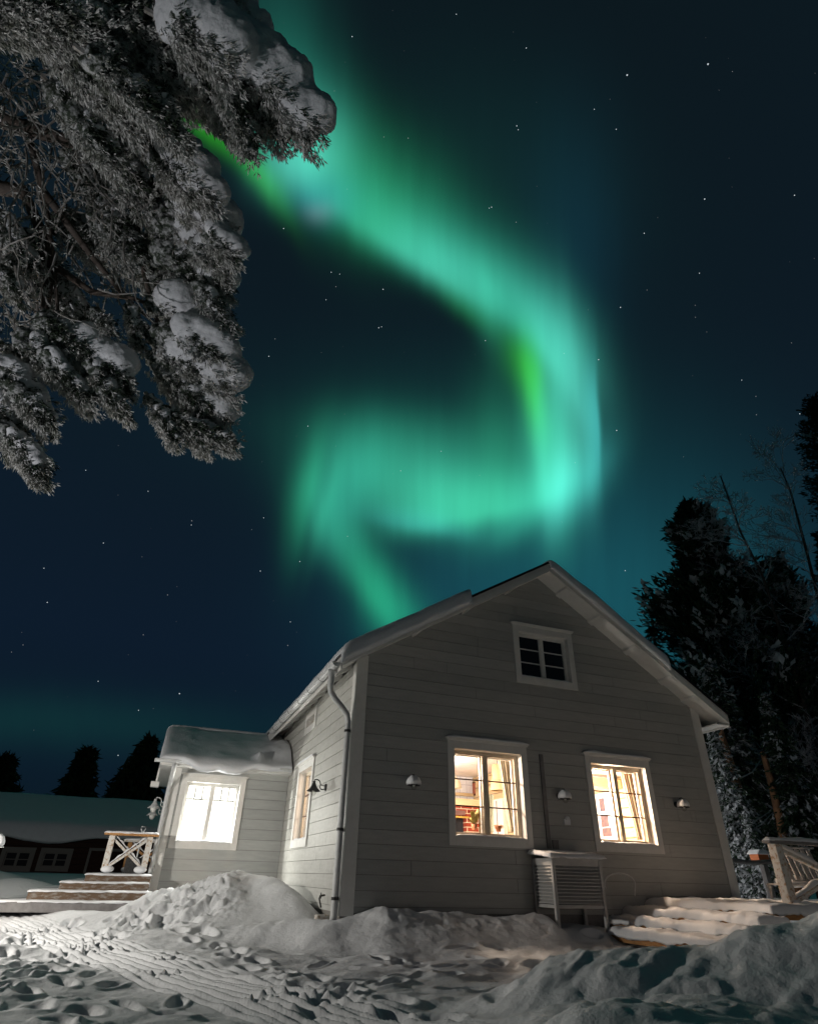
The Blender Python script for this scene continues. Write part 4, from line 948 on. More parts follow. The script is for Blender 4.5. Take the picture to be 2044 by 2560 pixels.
# ------------------------------------------------------------------ porch steps on the right
st = thing('porch_steps', 'wide wooden porch steps buried in warm lit snow in front of the gable', 'steps')
def stepbox(xa, xb, ya, yb, zt, th, name, seed, matn='wood', pad=.075, parent=None):
    o = MB().box((xa, ya, zt - th), (xb, yb, zt)).build(name, MT[matn], parent, bevel=.006)
    snow_pad(xa, xb, ya, yb, zt, pad, o, seed, int((xb - xa) * 30) + 16, int((yb - ya) * 32) + 10, .012 + .30 * pad, rough=.6, sag=.55 * pad + .004)
    return o
stepbox(4.92, 9.6, -2.3, -.04, .525, .10, 'deck', 11, parent=st)
stepbox(4.46, 4.915, -2.5, -.04, .415, .10, 'step', 12, parent=st)
stepbox(4.14, 4.455, -2.6, -.10, .305, .10, 'step', 13, parent=st)
stepbox(3.72, 4.135, -2.7, -.62, .195, .10, 'step', 14, parent=st)
rebase(st, (5.5, -1, .1))
def brace(mb, a, b, w=.05, h=.05): return mb.beam(a, b, w, h, (0, 1, 0))
def railing(name, label, y, xl, xr, zb, zt, m, m2, group=None, snow=.03, posts=True, t=.10, xbrace=True, cat='railing', over=.09):
    r = thing(name, label, cat, group)
    for x in ((xl, xr) if posts else (xl,)): MB().box((x - t/2, y - t/2, zb), (x + t/2, y + t/2, zt)).build('post', MT[m], r, bevel=.008)
    tr_ = MB().box((xl - t/2 - over, y - .065, zt + .002), (xr + t/2 + over, y + .065, zt + .042)).build('top_rail', MT[m2], r, bevel=.006)
    snow_pad(xl - t/2 - over, xr + t/2 + over, y - .065, y + .065, zt + .042, snow, tr_, 5, 40, 8, .004, sag=.006)
    if xbrace:
        for k, (za, zb2) in enumerate(((zt - .05, zb + .05), (zb + .05, zt - .05))):
            yy_ = y - .022 if k else y + .022
            bo = MB().beam((xl + t/2 - .02, yy_, za), (xr - t/2 + .02, yy_, zb2), .042, .075, (0, 1, 0)).build('brace', MT[m], r, bevel=.005)
            nseg = 24; A = np.zeros((nseg, 5, 3))
            for i in range(nseg):
                s = i / (nseg - 1); px_ = xl + t/2 + (xr - xl - t) * s; pz = za + (zb2 - za) * s + .048
                hh = snow * .9 * (1 + .4 * math.sin(i * 1.3 + k)) * min(1, min(s, 1 - s) * 9 + .1)
                for j, (dy, f_) in enumerate(((-.040, 0), (-.034, .8), (0, 1.1), (.034, .8), (.040, 0))): A[i, j] = (px_, yy_ + dy, pz + hh * f_)
            grid_mesh('brace_snow', A, MT['snowfine'], bo)
    for x in (xl, xr):
        MB().ball((x + (.05 if x == xl else -.05), y - .01, zb + .03), .10, 12, 8, (1.1, .9, .6)).build('snow_lump', MT['snowfine'], r, smooth=True)
    rebase(r, ((xl + xr) / 2, y, zb)); return r
railing('porch_railing', 'front wooden cross-braced railing of the side porch thick with frost and snow', 4.24, -3.14, -2.50, .755, 1.30, 'woodfrost', 'wood', 'cross-braced porch railings')
railing('porch_railing', 'yellowish cross-braced railing at the far side of the side porch', 6.2, -2.86, -2.14, .755, 1.27, 'wood', 'woodfrost', 'cross-braced porch railings', t=.08)
rr2 = railing('porch_railing', 'wooden railing with orange lit frosted post and snow on top at the right edge', -2.0, 5.63, 7.6, .56, 1.29, 'woodfrost', 'greywood', 'cross-braced porch railings', snow=.05, t=.13)
# left steps beside the annex
sl2 = thing('side_steps', 'timber steps with snow-covered treads leading up to the side porch left of the annex', 'steps')
stepbox(-3.40, -2.34, 4.12, 7.6, .70, .19, 'deck', 21, 'woodold', .018, sl2)
stepbox(-3.74, -2.36, 3.92, 7.4, .585, .14, 'step', 22, 'woodold', .018, sl2)
stepbox(-4.14, -2.34, 3.70, 7.2, .46, .13, 'step', 23, 'woodold', .018, sl2)
stepbox(-4.58, -2.42, 3.42, 7.0, .325, .14, 'step', 24, 'greywood', .018, sl2)
rebase(sl2, (-3.4, 5, .2))
shv = thing('snow_shovel', 'snow shovel with a white D-grip handle standing behind the front porch railing', 'shovel')
hx, hy = -2.66, 5.0
MB().tube([(hx, hy, .76), (hx, hy, 1.40)], .014, 8).build('shaft', MT['metal'], shv, smooth=True)
MB().tube([(hx, hy, 1.38), (hx - .04, hy, 1.46), (hx - .042, hy, 1.50), (hx + .042, hy, 1.50), (hx + .04, hy, 1.46), (hx, hy, 1.38)], .011, 6).build('grip', MT['metal'], shv, smooth=True)
MB().box((hx - .18, hy - .02, .72), (hx + .18, hy + .0, .98)).build('blade', MT['black'], shv); rebase(shv, (hx, hy, .72))
# chair behind the right railing
ch = thing('slatted_chair', 'pale plastic garden chair with slatted back behind the right railing', 'garden chair')
pl_ = mat('pale_plastic', (.46, .43, .42), .5)
X0, X1 = 6.75, 7.55
m = MB()
for k in range(6):
    xx = X0 + .06 + k * (X1 - X0 - .12) / 5.5; m.beam((xx, -1.16, .88), (xx + .05, -1.02, 1.30), .085, .02, (0, 1, 0))
m.beam((X0 + .02, -1.01, 1.31), (X1 + .07, -1.01, 1.33), .03, .07, (0, 1, 0)).beam((X0, -1.16, .86), (X1, -1.16, .86), .03, .08, (0, 1, 0)); m.build('backrest', pl_, ch, bevel=.01)
MB().box((X0, -1.16, .80), (X1, -.70, .83)).build('seat', pl_, ch, bevel=.01)
for (x, y) in ((X0 + .03, -1.13), (X1 - .03, -1.13), (X0 + .03, -.73), (X1 - .03, -.73)): MB().tube([(x, y, .60), (x, y, .80)], [.02, .03], 8).build('leg', pl_, ch)
MB().ball((7.0, -.96, .86), .20, 16, 10, (1.3, 1, .45)).build('seat_snow', MT['snowfine'], ch, smooth=True); rebase(ch, (7.15, -.95, .6))
# far handrail and bird table
fr = thing('snowy_handrail', 'sagging snow-topped handrail on a post beyond the right corner of the house', 'handrail')
MB().tube([(6.95, 1.0, 1.20), (7.9, 1.0, 1.19), (8.45, 1.0, 1.165), (9.1, 1.0, 1.20), (9.9, 1.0, 1.26)], .042, 8).build('rail', MT['greywood'], fr, smooth=True)
MB().box((8.69, .95, gz(8.7, 1) - .2), (8.80, 1.05, 1.15)).build('post', MT['greywood'], fr, bevel=.01); rebase(fr, (8.75, 1, gz(8.7, 1)))
bt = thing('bird_table', 'small red-brown bird table with snow on its pitched roof beside the lit spruce', 'bird table')
cx_, cy_ = 10.95, 3.0
MB().tube([(cx_, cy_, gz(cx_, cy_) - .1), (cx_, cy_, 1.30)], .04, 8).build('post', MT['greywood'], bt)
MB().box((cx_ - .16, cy_ - .12, 1.30), (cx_ + .16, cy_ + .12, 1.42)).build('body', mat('orange_red_wood', (.40, .12, .04), .7), bt)
MB().hexa([(cx_ - .22, cy_ - .17, 1.42), (cx_ + .22, cy_ - .17, 1.42), (cx_ + .22, cy_ + .17, 1.42), (cx_ - .22, cy_ + .17, 1.42), (cx_ - .10, cy_ - .15, 1.52), (cx_ + .10, cy_ - .15, 1.52), (cx_ + .10, cy_ + .15, 1.52), (cx_ - .10, cy_ + .15, 1.52)]).build('snow_roof', MT['snowfine'], bt, bevel=.02)
rebase(bt, (cx_, cy_, gz(cx_, cy_)))

# ------------------------------------------------------------------ dark log building on the far left
lb = thing('log_building', 'long dark red log building with deep snow on its roof behind the side steps', 'building')
q4 = lambda x, y, v: at(x / 4.098, 1980 + y / 4.098, 1, v)
YW = 22.4; YE = 21.8
ezl = q4(0, 430, YE)[2]; ezr = q4(1060, 450, YE)[2]; ez = (ezl + ezr) / 2
XL, XR = -16.0, 1.5
rz_ = q4(800, 65, 26.0)[2]; base = gz(-8, 22) - .3
wins = []
for (a, b, c, d) in ((45, 600, 300, 790), (437, 610, 690, 790)):
    p = q4(a + 26, b + 8, YW); q = q4(c - 26, d - 20, YW); wins.append((min(p[0], q[0]), max(p[0], q[0]), min(p[2], q[2]), max(p[2], q[2])))
dp0 = q4(915, 600, YW); dq = q4(1215, 880, YW); door = (dp0[0] + .1, dq[0] + .1, base, dp0[2])
pw = lambda s, z, o: (s, YW - o, z)
m = MB(); rws = [base + .2 * i for i in range(int((ez - base) / .2) + 2)]; clad(m, pw, XL, XR, rws, wins + [door], -.25, .02, .018, .0)
m.box((XL, YW + .3, base), (XL + .2, 29, ez)).box((XR - .2, YW + .3, base), (XR, 29, ez)).build('log_wall', MT['log'], lb)
MB().box((XL + .2, YW + .35, base), (XR - .2, YW + .4, ez)).build('dark_interior', MT['darkroom'], lb)
MT['dulltrim'] = mat('dull_white_trim', (.20, .195, .185), .7)
for (s0, s1, z0w, z1w) in wins:
    m = MB(); ring(m, pw, s0, s1, z0w, z1w, .16, .02, .06); o = m.build('window', MT['dulltrim'], lb)
    m = MB(); inner_ring(m, pw, s0, s1, z0w, z1w, .04, -.08, -.04); mm = (s0 + s1) / 2; m.box(pw(mm - .05, z0w + .04, -.08), pw(mm + .05, z1w - .04, -.03)); m.build('sash', MT['dulltrim'], o)
    MB().box(pw(s0 + .03, z0w + .03, -.07), pw(s1 - .03, z1w - .03, -.065)).build('pane', MT['darkroom'], o)
    MB().box(pw(s0 + .04, (z0w + z1w) / 2 - .015, -.062), pw(s1 - .04, (z0w + z1w) / 2 + .015, -.045)).build('muntin', MT['dulltrim'], o)
m = MB(); s0, s1, z0w, z1w = door; m.box(pw(s0 - .10, z0w, .02), pw(s0, z1w + .10, .06)).box(pw(s1, z0w, .02), pw(s1 + .10, z1w + .10, .06)).box(pw(s0, z1w, .02), pw(s1, z1w + .10, .06)); o = m.build('door_frame', MT['dulltrim'], lb)
MB().box(pw(s0, z0w, -.10), pw(s1, z1w, -.06)).build('door', MT['log'], o)
MB().box((XL - .3, YE, ez - .02), (XR + .3, YE + .06, ez + .12)).build('eave_board', MT['dulltrim'], lb)
rf_ = MB().hexa([(XL - .4, YE, ez), (XR + .4, YE, ez), (XR + .4, 26.0, rz_ - .3), (XL - .4, 26.0, rz_ - .3), (XL - .4, YE, ez + .1), (XR + .4, YE, ez + .1), (XR + .4, 26.0, rz_ - .2), (XL - .4, 26.0, rz_ - .2)])
rf_.hexa([(XL - .4, 26.0, rz_ - .3), (XR + .4, 26.0, rz_ - .3), (XR + .4, 30.2, ez), (XL - .4, 30.2, ez), (XL - .4, 26.0, rz_ - .2), (XR + .4, 26.0, rz_ - .2), (XR + .4, 30.2, ez + .1), (XL - .4, 30.2, ez + .1)])
lro = rf_.build('roof', MT['roofmetal'], lb)
nu, nv = 120, 40; u = np.linspace(0, 1, nu)[:, None] + np.zeros((1, nv)); v = np.linspace(0, 1, nv)[None, :] + 0 * u
X = XL - .5 + (XR - XL + 1) * u; Y = YE - .12 + (26.1 - YE + .12) * v; Zb = ez + .1 + (rz_ - .3 - ez) * v
T = .28 * (1 - .8 * np.exp(-v / .03)) * (1 + .2 * fbm(X * .5, Y * .5, 3, 3)); dd = np.exp(-v / .02) * (.10 + .22 * np.exp(-((X + 6.3) / 1.3)**2) + .06 * fbm(X * .9, 0 * X, 3, 6))
grid_mesh('roof_snow', np.stack([X, Y, Zb + T - dd], -1), MT['snow'], lro, closed=np.stack([X, Y, Zb - dd * 1.3 + .004], -1))
rebase(lb, ((XL + XR) / 2, YW, base))

# ------------------------------------------------------------------ trees
MT['needle'] = mat('dark_needles', (.016, .040, .022), .8, (.030, .060, .030), 3)
MT['needle_snow'] = snow_mat('snow_on_needles', .004, 30, (.62, .66, .70))
MT['bark'] = mat('pine_bark', (.46, .24, .12), .85, (.20, .11, .07), 7, .012, 14, (1, 1, .35))
MT['bark_dark'] = mat('dark_bark', (.06, .045, .035), .9, (.11, .09, .08), 9, .010, 12)
MT['frost_twig'] = mat('frosted_twigs', (.70, .70, .74), .8, (.45, .44, .45), 30)
MT['bough_twig'] = mat('bough_twigs', (.16, .14, .12), .8, (.34, .33, .32), 24)
def quad_mesh(name, C, A, B, mats, parent, mi=None):
    """many small four-sided leaves: centres C, half axes A and B"""
    n = len(C); V = np.stack([C - A, C - B, C + A, C + B], 1).reshape(-1, 3).astype(np.float32)
    me = bpy.data.meshes.new(name); me.vertices.add(4 * n); me.vertices.foreach_set('co', V.ravel())
    me.loops.add(4 * n); me.loops.foreach_set('vertex_index', np.arange(4 * n, dtype=np.int32))
    me.polygons.add(n); me.polygons.foreach_set('loop_start', np.arange(0, 4 * n, 4, dtype=np.int32)); me.polygons.foreach_set('loop_total', np.full(n, 4, np.int32))
    me.update(calc_edges=True)
    for m in mats: me.materials.append(m)
    if mi is not None: me.polygons.foreach_set('material_index', mi.astype(np.int32))
    o = bpy.data.objects.new(name, me); COL.objects.link(o)
    if parent is not None: o.parent = parent
    return o
def conifer(name, label, group, base, h, r, seed, snow=.06, kind='spruce', levels=46, bare=.12, trunk='bark_dark', leaf=.10, lean=(0, 0), dens=1.0):
    rs = np.random.RandomState(seed); t = thing(name, label, 'tree', group)
    b = np.array(base, float); top = b + np.array([lean[0] * h, lean[1] * h, h])
    axis = lambda s: b + (top - b) * s + np.array([.02 * h * math.sin(s * 5 + seed), .02 * h * math.cos(s * 4 + seed), 0]) * s * (1 - s) * 2
    tk = MB(); tk.tube([axis(s) for s in np.linspace(0, .98, 14)], [max(.012, .022 * h * (1 - s) ** .8 * (1 if h > 5 else .7)) for s in np.linspace(0, .98, 14)], 9); 
    C = []; A = []; B = []; MI = []
    for k in range(levels):
        s = bare + (1 - bare) * ((k + rs.rand()) / levels)
        env = (1 - s) ** .85 if kind == 'spruce' else (1 - s) ** .80 * (.80 + .28 * math.sin(s * 21 + seed)) if kind == 'broad' else math.sin(math.pi * min(1, (s - bare) / (1 - bare) * .86 + .14)) ** .7
        pk = kind != 'spruce'
        nb = int((5 + 5 * env) * dens) + 2; az0 = rs.rand() * 6.28
        for j in range(nb):
            az = az0 + j * 6.28 / nb + rs.normal(0, .25); L = r * env * rs.uniform(.62, 1.12) + .02 * h
            p0 = axis(s); up = (.14 if pk else -.18) + rs.normal(0, .09)
            d = np.array([math.cos(az), math.sin(az), up]); sag = (-.14 if pk else .30); snowy = rs.rand() < snow * 2.2
            n = max(5, int(L / leaf * 1.25))
            q = (np.arange(n) + rs.rand(n)) / n
            P = p0 + d * (L * q)[:, None]; P[:, 2] -= sag * L * q**2 - (.10 * L * q**4)
            tk.tube([p0, p0 + d * L * .5 - np.array([0, 0, sag * L * .25]), p0 + d * L * .9 - np.array([0, 0, sag * L * .81 - .07 * L])], [.008 + .004 * L, .006, .003], 4, False) if L > .15 * r and k % 2 == 0 else None
            m = 4 if kind == 'spruce' else 6
            for _ in range(m):
                wdt = (L * .16 + leaf * .7) * (1 - q * .6)
                off = rs.normal(0, 1, (n, 3)) * wdt[:, None] * np.array([.55, .55, .28 if kind == 'spruce' else .5])
                dirn = d + rs.normal(0, .55, (n, 3)) + np.array([0, 0, -.35 if kind == 'spruce' else .35]); dirn /= np.linalg.norm(dirn, axis=1)[:, None]
                ln = leaf * rs.uniform(.6, 1.4, n)
                sd = np.cross(dirn, rs.normal(0, 1, (n, 3))); sd /= np.linalg.norm(sd, axis=1)[:, None]
                ss = (rs.rand(n) < .55) & snowy
                sd[ss] = np.cross(dirn[ss], [0, 0, 1.0]); sd[ss] /= np.linalg.norm(sd[ss], axis=1)[:, None] + 1e-6
                C.append(P + off + np.where(ss, .02, 0)[:, None] * np.array([0, 0, 1])); A.append(dirn * ln[:, None]); B.append(sd * (ln * np.where(ss, .50, .26))[:, None]); MI.append(ss)
    tk.build('trunk', MT[trunk], t)
    quad_mesh('crown', np.vstack(C), np.vstack(A), np.vstack(B), [MT['needle'], MT['needle_snow']], t, np.concatenate(MI))
    rebase(t, base); return t
def tree_at(px, py_top, y, zb, **k):
    """base and height of a tree whose tip stands at photo pixel (px, py_top) at depth y"""
    p = at(px, py_top, 1, y); return (p[0], y, zb), p[2] - zb
wood = 'conifers behind the house on the right'
b_, h_ = tree_at(1722, 1262, 17, .2)
conifer('pine_tree', 'tall broad dark pine rising behind the right roof slope', wood, b_, h_, 8.6, 1, .10, 'broad', 80, .12, leaf=.25, dens=1.9)
b_, h_ = tree_at(1625, 1560, 20, .2)
conifer('spruce_tree', 'low dark spruce just clearing the middle of the right roof slope', wood, b_, h_, 1.9, 2, .05, levels=40, leaf=.16)
b_, h_ = tree_at(1840, 1500, 14, .2)
conifer('spruce_tree', 'dark spruce with snow patches right of the tall broad pine', wood, b_, h_, 2.4, 3, .22, levels=50, leaf=.15)
b_, h_ = tree_at(1985, 1560, 12, .2)
conifer('spruce_tree', 'dark snowy spruce near the right edge above the railing', wood, b_, h_, 2.3, 4, .24, levels=50, leaf=.14)
b_, h_ = tree_at(1765, 1640, 11, .2)
conifer('spruce_tree', 'dark spruce just behind the right end of the roof', wood, b_, h_, 1.9, 12, .2, levels=46, leaf=.13)
b_, h_ = tree_at(2030, 1000, 15, .2)
conifer('pine_tree', 'tall dark pine cut by the right edge of the picture', wood, b_, h_, 2.9, 5, .03, 'pine', 54, .30, leaf=.20)
b_, h_ = tree_at(1935, 1395, 19, .2)
conifer('spruce_tree', 'tall dark spruce behind the leaning birch', wood, b_, h_, 4.2, 21, .10, 'broad', 56, .1, leaf=.24, dens=1.3)
b_, h_ = tree_at(2050, 1330, 17, .2)
conifer('spruce_tree', 'dark spruce filling the right edge under the tall pine', wood, b_, h_, 4.0, 22, .10, 'broad', 56, .1, leaf=.24, dens=1.3)
b_, h_ = tree_at(1905, 1730, 8.5, .2)
conifer('spruce_tree', 'small dark spruce beyond the bird table', wood, b_, h_, 1.4, 6, .16, levels=40, leaf=.11)
b_, h_ = tree_at(2050, 1760, 9.5, .2)
conifer('spruce_tree', 'small dark spruce behind the slatted chair', wood, b_, h_, 1.7, 16, .12, levels=40, leaf=.11)
b_, h_ = tree_at(1775, 1800, 5.6, .15)
conifer('spruce_tree', 'snow-laden spruce lit white close to the right corner of the house', wood, b_, h_, .95, 7, .8, levels=46, bare=.02, leaf=.075)
b_, h_ = tree_at(1862, 2030, 5.0, .15)
conifer('spruce_tree', 'short snow-laden spruce lit white beside the sagging handrail', wood, b_, h_, .62, 8, .8, levels=30, bare=.02, leaf=.06)
# pine trunk lit orange near the house
pt_ = thing('limbless_pine', 'bare pine trunk lit orange-brown standing behind the right corner of the house', 'tree')
pz = [at(1876, 2160, 1, 6.0), at(1868, 2080, 1, 6.0), at(1852, 2000, 1, 6.0), at(1832, 1930, 1, 6.0), at(1812, 1870, 1, 6.0), at(1800, 1835, 1, 6.0), at(1780, 1760, 1, 6.0)]
MB().tube([pz[0] - np.array([0, 0, 1.6])] + pz, [.15, .14, .135, .13, .125, .12, .12, .08], 12).build('trunk', MT['bark'], pt_, smooth=True)
for k, (a, b, c) in enumerate((((1868, 2075), (1890, 2050), (1925, 2028)), ((1866, 2080), (1900, 2062), (1932, 2030)), ((1840, 1950), (1880, 1930), (1900, 1900)))):
    MB().tube([at(*a, 1, 6.0), at(*b, 1, 5.8), at(*c, 1, 5.7)], [.03, .018, .008], 6).build('branch', MT['frost_twig'], pt_, smooth=True)
rebase(pt_, tuple(pz[0] - np.array([0, 0, 1.6])))
p2 = thing('limbless_pine', 'slender dim brown pine trunk further right above the railing', 'tree')
q = [at(1960, 2110, 1, 9), at(1945, 2040, 1, 9), at(1928, 1960, 1, 9), at(1905, 1880, 1, 9)]
MB().tube([q[0] - np.array([0, 0, 2.0])] + q, [.16, .15, .14, .13, .10], 10).build('trunk', MT['bark'], p2, smooth=True); rebase(p2, tuple(q[0] - np.array([0, 0, 2.0])))
# bare frosted birches
def birch(label, pts, y, seed, r0, depth=5, spread=.5, blen=2.4):
    rs = random.Random(seed); t = thing('frosted_birch', label, 'tree', 'bare frosted birches on the right')
    P = [Vector(tuple(at(px, py, 1, y))) for px, py in pts]
    tr_ = MB(); tr_.tube(P, [r0 * (1 - .75 * i / (len(P) - 1)) for i in range(len(P))], 8); tw = MB()
    def grow(p, d, L, r, n):
        q = p; pl = [p]
        for i in range(3):
            d = (d + Vector((rs.gauss(0, .13), rs.gauss(0, .13), rs.gauss(.02, .10)))).normalized(); q = q + d * L / 3; pl.append(q)
        tw.tube(pl, [max(.008, r * f_) for f_ in (1, .8, .62, .45)], 3, False)
        if n <= 0: return
        for k in range(rs.choice((2, 3, 3)) if n > 1 else 4):
            nd = (d + Vector((rs.gauss(0, spread), rs.gauss(0, spread), rs.gauss(.05, spread * .7)))).normalized(); grow(pl[rs.choice((1, 2, 3, 3))], nd, L * rs.uniform(.55, .78), r * .6, n - 1)
    for i in range(1, len(P)):
        for k in range(4):
            f = rs.random(); p = P[i-1].lerp(P[i], f); d = (P[i] - P[i-1]).normalized()
            nd = (d * .8 + Vector((rs.gauss(0, .6), rs.gauss(0, .6), .25))).normalized(); grow(p, nd, blen * rs.uniform(.6, 1.0) * (1 - .45 * i / len(P)), r0 * .26, depth - 1)
    tr_.build('trunk', MT['bark_dark'], t, smooth=True); tw.build('crown', MT['frost_twig'], t); rebase(t, tuple(P[0])); return t
birch('leaning bare birch with fine pale frosted twigs right of the tall broad pine', [(2060, 2150), (2040, 1900), (2005, 1740), (1950, 1580), (1905, 1440), (1850, 1330), (1800, 1190)], 12, 3, .15, 6, .5, 2.7)
birch('bare birch with frosted twigs crowding the right edge below the tall dark pine', [(2120, 2100), (2100, 1800), (2060, 1560), (2010, 1360), (1975, 1230), (1950, 1170)], 11, 8, .14, 6, .5, 2.7)
# conifers beyond the log building
lw = 'distant conifers beyond the log building'
for (px, py, y, rr_, sd, lab) in ((224, 1872, 38, 2.6, 31, 'distant dark conifer standing alone over the log building roof'), (375, 1852, 34, 3.9, 32, 'large distant dark conifer next to the annex roof edge'), (318, 1935, 36, 2.2, 33, 'small distant conifer between the two taller dark ones'), (20, 1890, 40, 4.2, 34, 'faint distant conifer at the left edge over the log building')):
    b_, h_ = tree_at(px, py, y, .5); conifer('distant_conifer', lab, lw, b_, h_, rr_, sd, 0, 'spruce', 26, .05, leaf=.46)

# ------------------------------------------------------------------ snow-laden bough hanging in from the upper left
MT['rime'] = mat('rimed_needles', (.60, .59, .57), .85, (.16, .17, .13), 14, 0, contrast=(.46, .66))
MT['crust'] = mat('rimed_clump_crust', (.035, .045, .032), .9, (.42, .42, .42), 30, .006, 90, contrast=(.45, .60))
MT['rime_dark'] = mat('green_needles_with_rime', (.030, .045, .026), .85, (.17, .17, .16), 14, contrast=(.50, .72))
MT['pillow'] = snow_mat('pillow_snow', .006, 45, (.66, .66, .68))
tree = thing('snow_laden_pine', 'near pine whose snow-laden rimed boughs hang across the upper left of the picture', 'tree')
D0 = 3.7
def fp_(px, py, d=D0): return far(px, py, d)
# lobes: start px, end px, radius px, distance, cap strength, rime brightness
LOBES = [
 ((560,110),(700,235),52,3.3,1.0), ((640,180),(775,330),50,3.25,1.15), ((600,230),(700,345),36,3.3,.3), ((560,200),(625,375),30,3.35,.25),
 ((470,150),(600,330),40,3.4,.3), ((390,170),(560,290),46,3.5,.35), ((420,60),(560,150),56,3.4,1.0), ((480,30),(640,120),44,3.5,.9), ((430,0),(590,30),44,3.6,.7),
 ((300,110),(460,230),55,3.6,.5), ((230,150),(400,290),42,3.5,.3), ((330,250),(465,365),30,3.4,.2), ((200,190),(330,310),40,3.6,.25), ((140,120),(260,230),48,3.7,.3),
 ((60,30),(260,110),70,3.7,.5), ((200,20),(400,90),70,3.7,.5), ((-60,20),(120,60),60,3.8,.5), ((330,0),(480,60),60,3.7,.6),
 ((190,290),(285,410),34,3.6,.2), ((140,230),(230,340),40,3.9,.2),
 ((330,330),(450,410),44,3.9,.9), ((400,400),(470,460),52,3.8,1.1), ((450,440),(525,500),36,3.75,1.0), ((440,500),(555,575),46,3.8,1.1), ((520,590),(585,640),30,3.7,1.0),
 ((430,560),(520,650),56,3.9,.9), ((490,620),(560,665),36,3.8,.9), ((500,680),(570,725),28,3.8,.8), ((505,730),(572,835),34,3.7,.5), ((420,640),(520,740),52,4.0,.5),
 ((370,500),(440,620),60,4.1,.5), ((340,620),(420,740),52,4.1,.3), ((400,760),(490,830),50,3.8,.9), ((440,830),(548,905),48,3.75,1.1), ((430,890),(560,965),50,3.7,1.0),
 ((400,850),(500,960),58,3.75,.4), ((430,960),(555,1045),46,3.65,.8), ((385,900),(520,1050),44,3.7,.2), ((375,1000),(440,1105),26,3.7,.15), ((440,1050),(575,1112),30,3.65,.35), ((420,1030),(510,1118),28,3.65,.2),
 ((330,770),(350,870),22,3.8,.15), ((240,790),(275,825),24,3.9,.2), ((110,820),(220,900),50,3.8,.4), ((190,860),(290,930),46,3.75,.8), ((250,900),(312,960),36,3.7,.5), ((230,930),(300,1020),34,3.7,.3), ((290,1010),(325,1052),18,3.7,.2),
 ((120,900),(222,1010),34,3.75,.5), ((60,860),(140,930),40,3.9,.3), ((0,930),(90,1030),48,3.75,.5), ((50,980),(118,1060),36,3.7,.4), ((-20,1020),(60,1130),44,3.75,.3), ((20,1080),(105,1180),34,3.65,.6), ((50,1130),(100,1200),24,3.65,.3),
 ((-10,680),(45,735),30,4.0,.3), ((-10,860),(45,885),14,4.0,.1), ((260,360),(340,480),50,4.1,.3), ((200,420),(300,560),56,4.2,.2), ((250,540),(340,660),50,4.2,.2), ((110,700),(200,800),46,4.2,.2), ((60,600),(140,700),40,4.3,.2), ((150,560),(260,640),46,4.3,.2), ((0,560),(70,680),44,4.3,.2)]
rs = np.random.RandomState(77)
UPV = np.array([0, 0, 1.0]); caps = []; body = []; twg = MB()
NC = {'rime': [[], [], []], 'rime_dark': [[], [], []]}
def spray(kind, P, D, ln, wd, flat=.5):
    n = len(P); D = D / np.linalg.norm(D, axis=1)[:, None]; S = np.cross(D, rs.normal(0, 1, (n, 3))); S /= np.linalg.norm(S, axis=1)[:, None]
    NC[kind][0].append(P + D * ln[:, None] * .5); NC[kind][1].append(D * ln[:, None] * .5); NC[kind][2].append(S * wd[:, None])
for (a, b, rp, dist, cs) in LOBES:
    dist = dist + rs.uniform(-.1, .1)
    A = fp_(*a, dist); B = fp_(*b, dist - .10); R = rp * dist / FPX; ax = (B - A); L = np.linalg.norm(ax); ax = ax / L
    mid = (A + B) / 2 + UPV * R * .25
    twg.tube([A - ax * R * .8, mid, B], [.012, .009, .004], 5)
    # rimed needle tufts: small fans sprouting along side twigs, hanging out below and ahead of the spine
    for q in np.linspace(.0, 1.0, max(3, int(L / (R * .5)) + 2)):
        body.append((A + (B - A) * q + UPV * R * (.10 + .3 * q * (1 - q)) + rs.normal(0, .12, 3) * R, R * (.62 - .10 * q) * rs.uniform(.85, 1.1)))
    nt_ = int((60 + 5600 * (L + R) * R) * (.55 if dist > 3.95 else 1))
    for k in range(nt_):
        q = rs.rand() ** .8; c = A + (B - A) * q + UPV * R * .25 * 4 * q * (1 - q) * .5
        rad = rs.normal(0, 1, 3); rad -= ax * rad.dot(ax); rad /= np.linalg.norm(rad)
        if rad[2] > .35 and rs.rand() < .8: rad[2] *= -1
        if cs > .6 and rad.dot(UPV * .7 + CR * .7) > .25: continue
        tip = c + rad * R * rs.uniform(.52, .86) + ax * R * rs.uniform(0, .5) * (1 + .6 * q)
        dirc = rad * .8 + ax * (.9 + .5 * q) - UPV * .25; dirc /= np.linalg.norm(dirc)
        n = 11; und = rad.dot(-UPV * .75 - CR * .45); kind = 'rime' if (und > .45 or q > .86 or rs.rand() < .22) else 'rime_dark'  # paler rime on the lower left also paints in the light falling there
        Dn = dirc + rs.normal(0, .33, (n, 3)); ln = rs.uniform(.018, .038, n) * (1.0 if rp > 26 else .8)
        spray(kind, np.repeat(tip[None], n, 0) + rs.normal(0, .006, (n, 3)), Dn, ln, rs.uniform(.0020, .0040, n))
        if k % 3 == 0: twg.tube([c, (c + tip) / 2 + ax * .01, tip], [.004, .003, .002], 3, False)
    if cs > .12:
        m_ = max(3, int(L / (R * .42)) + 2)
        for i in range(m_):
            q = (i + .5) / m_; s_ = (.54 + .32 * min(1, cs)) * R * (.78 + .35 * rs.rand()) * (1.0 if cs > .6 else .70)
            off = UPV * R * (.50 if cs > .6 else .52) + CR * R * (.36 if cs > .6 else .22) - CF * R * .30
            if cs <= .45 and rs.rand() < .22: continue
            caps.append((A + (B - A) * (q * 1.02) + off + rs.normal(0, .10, 3) * R, s_))
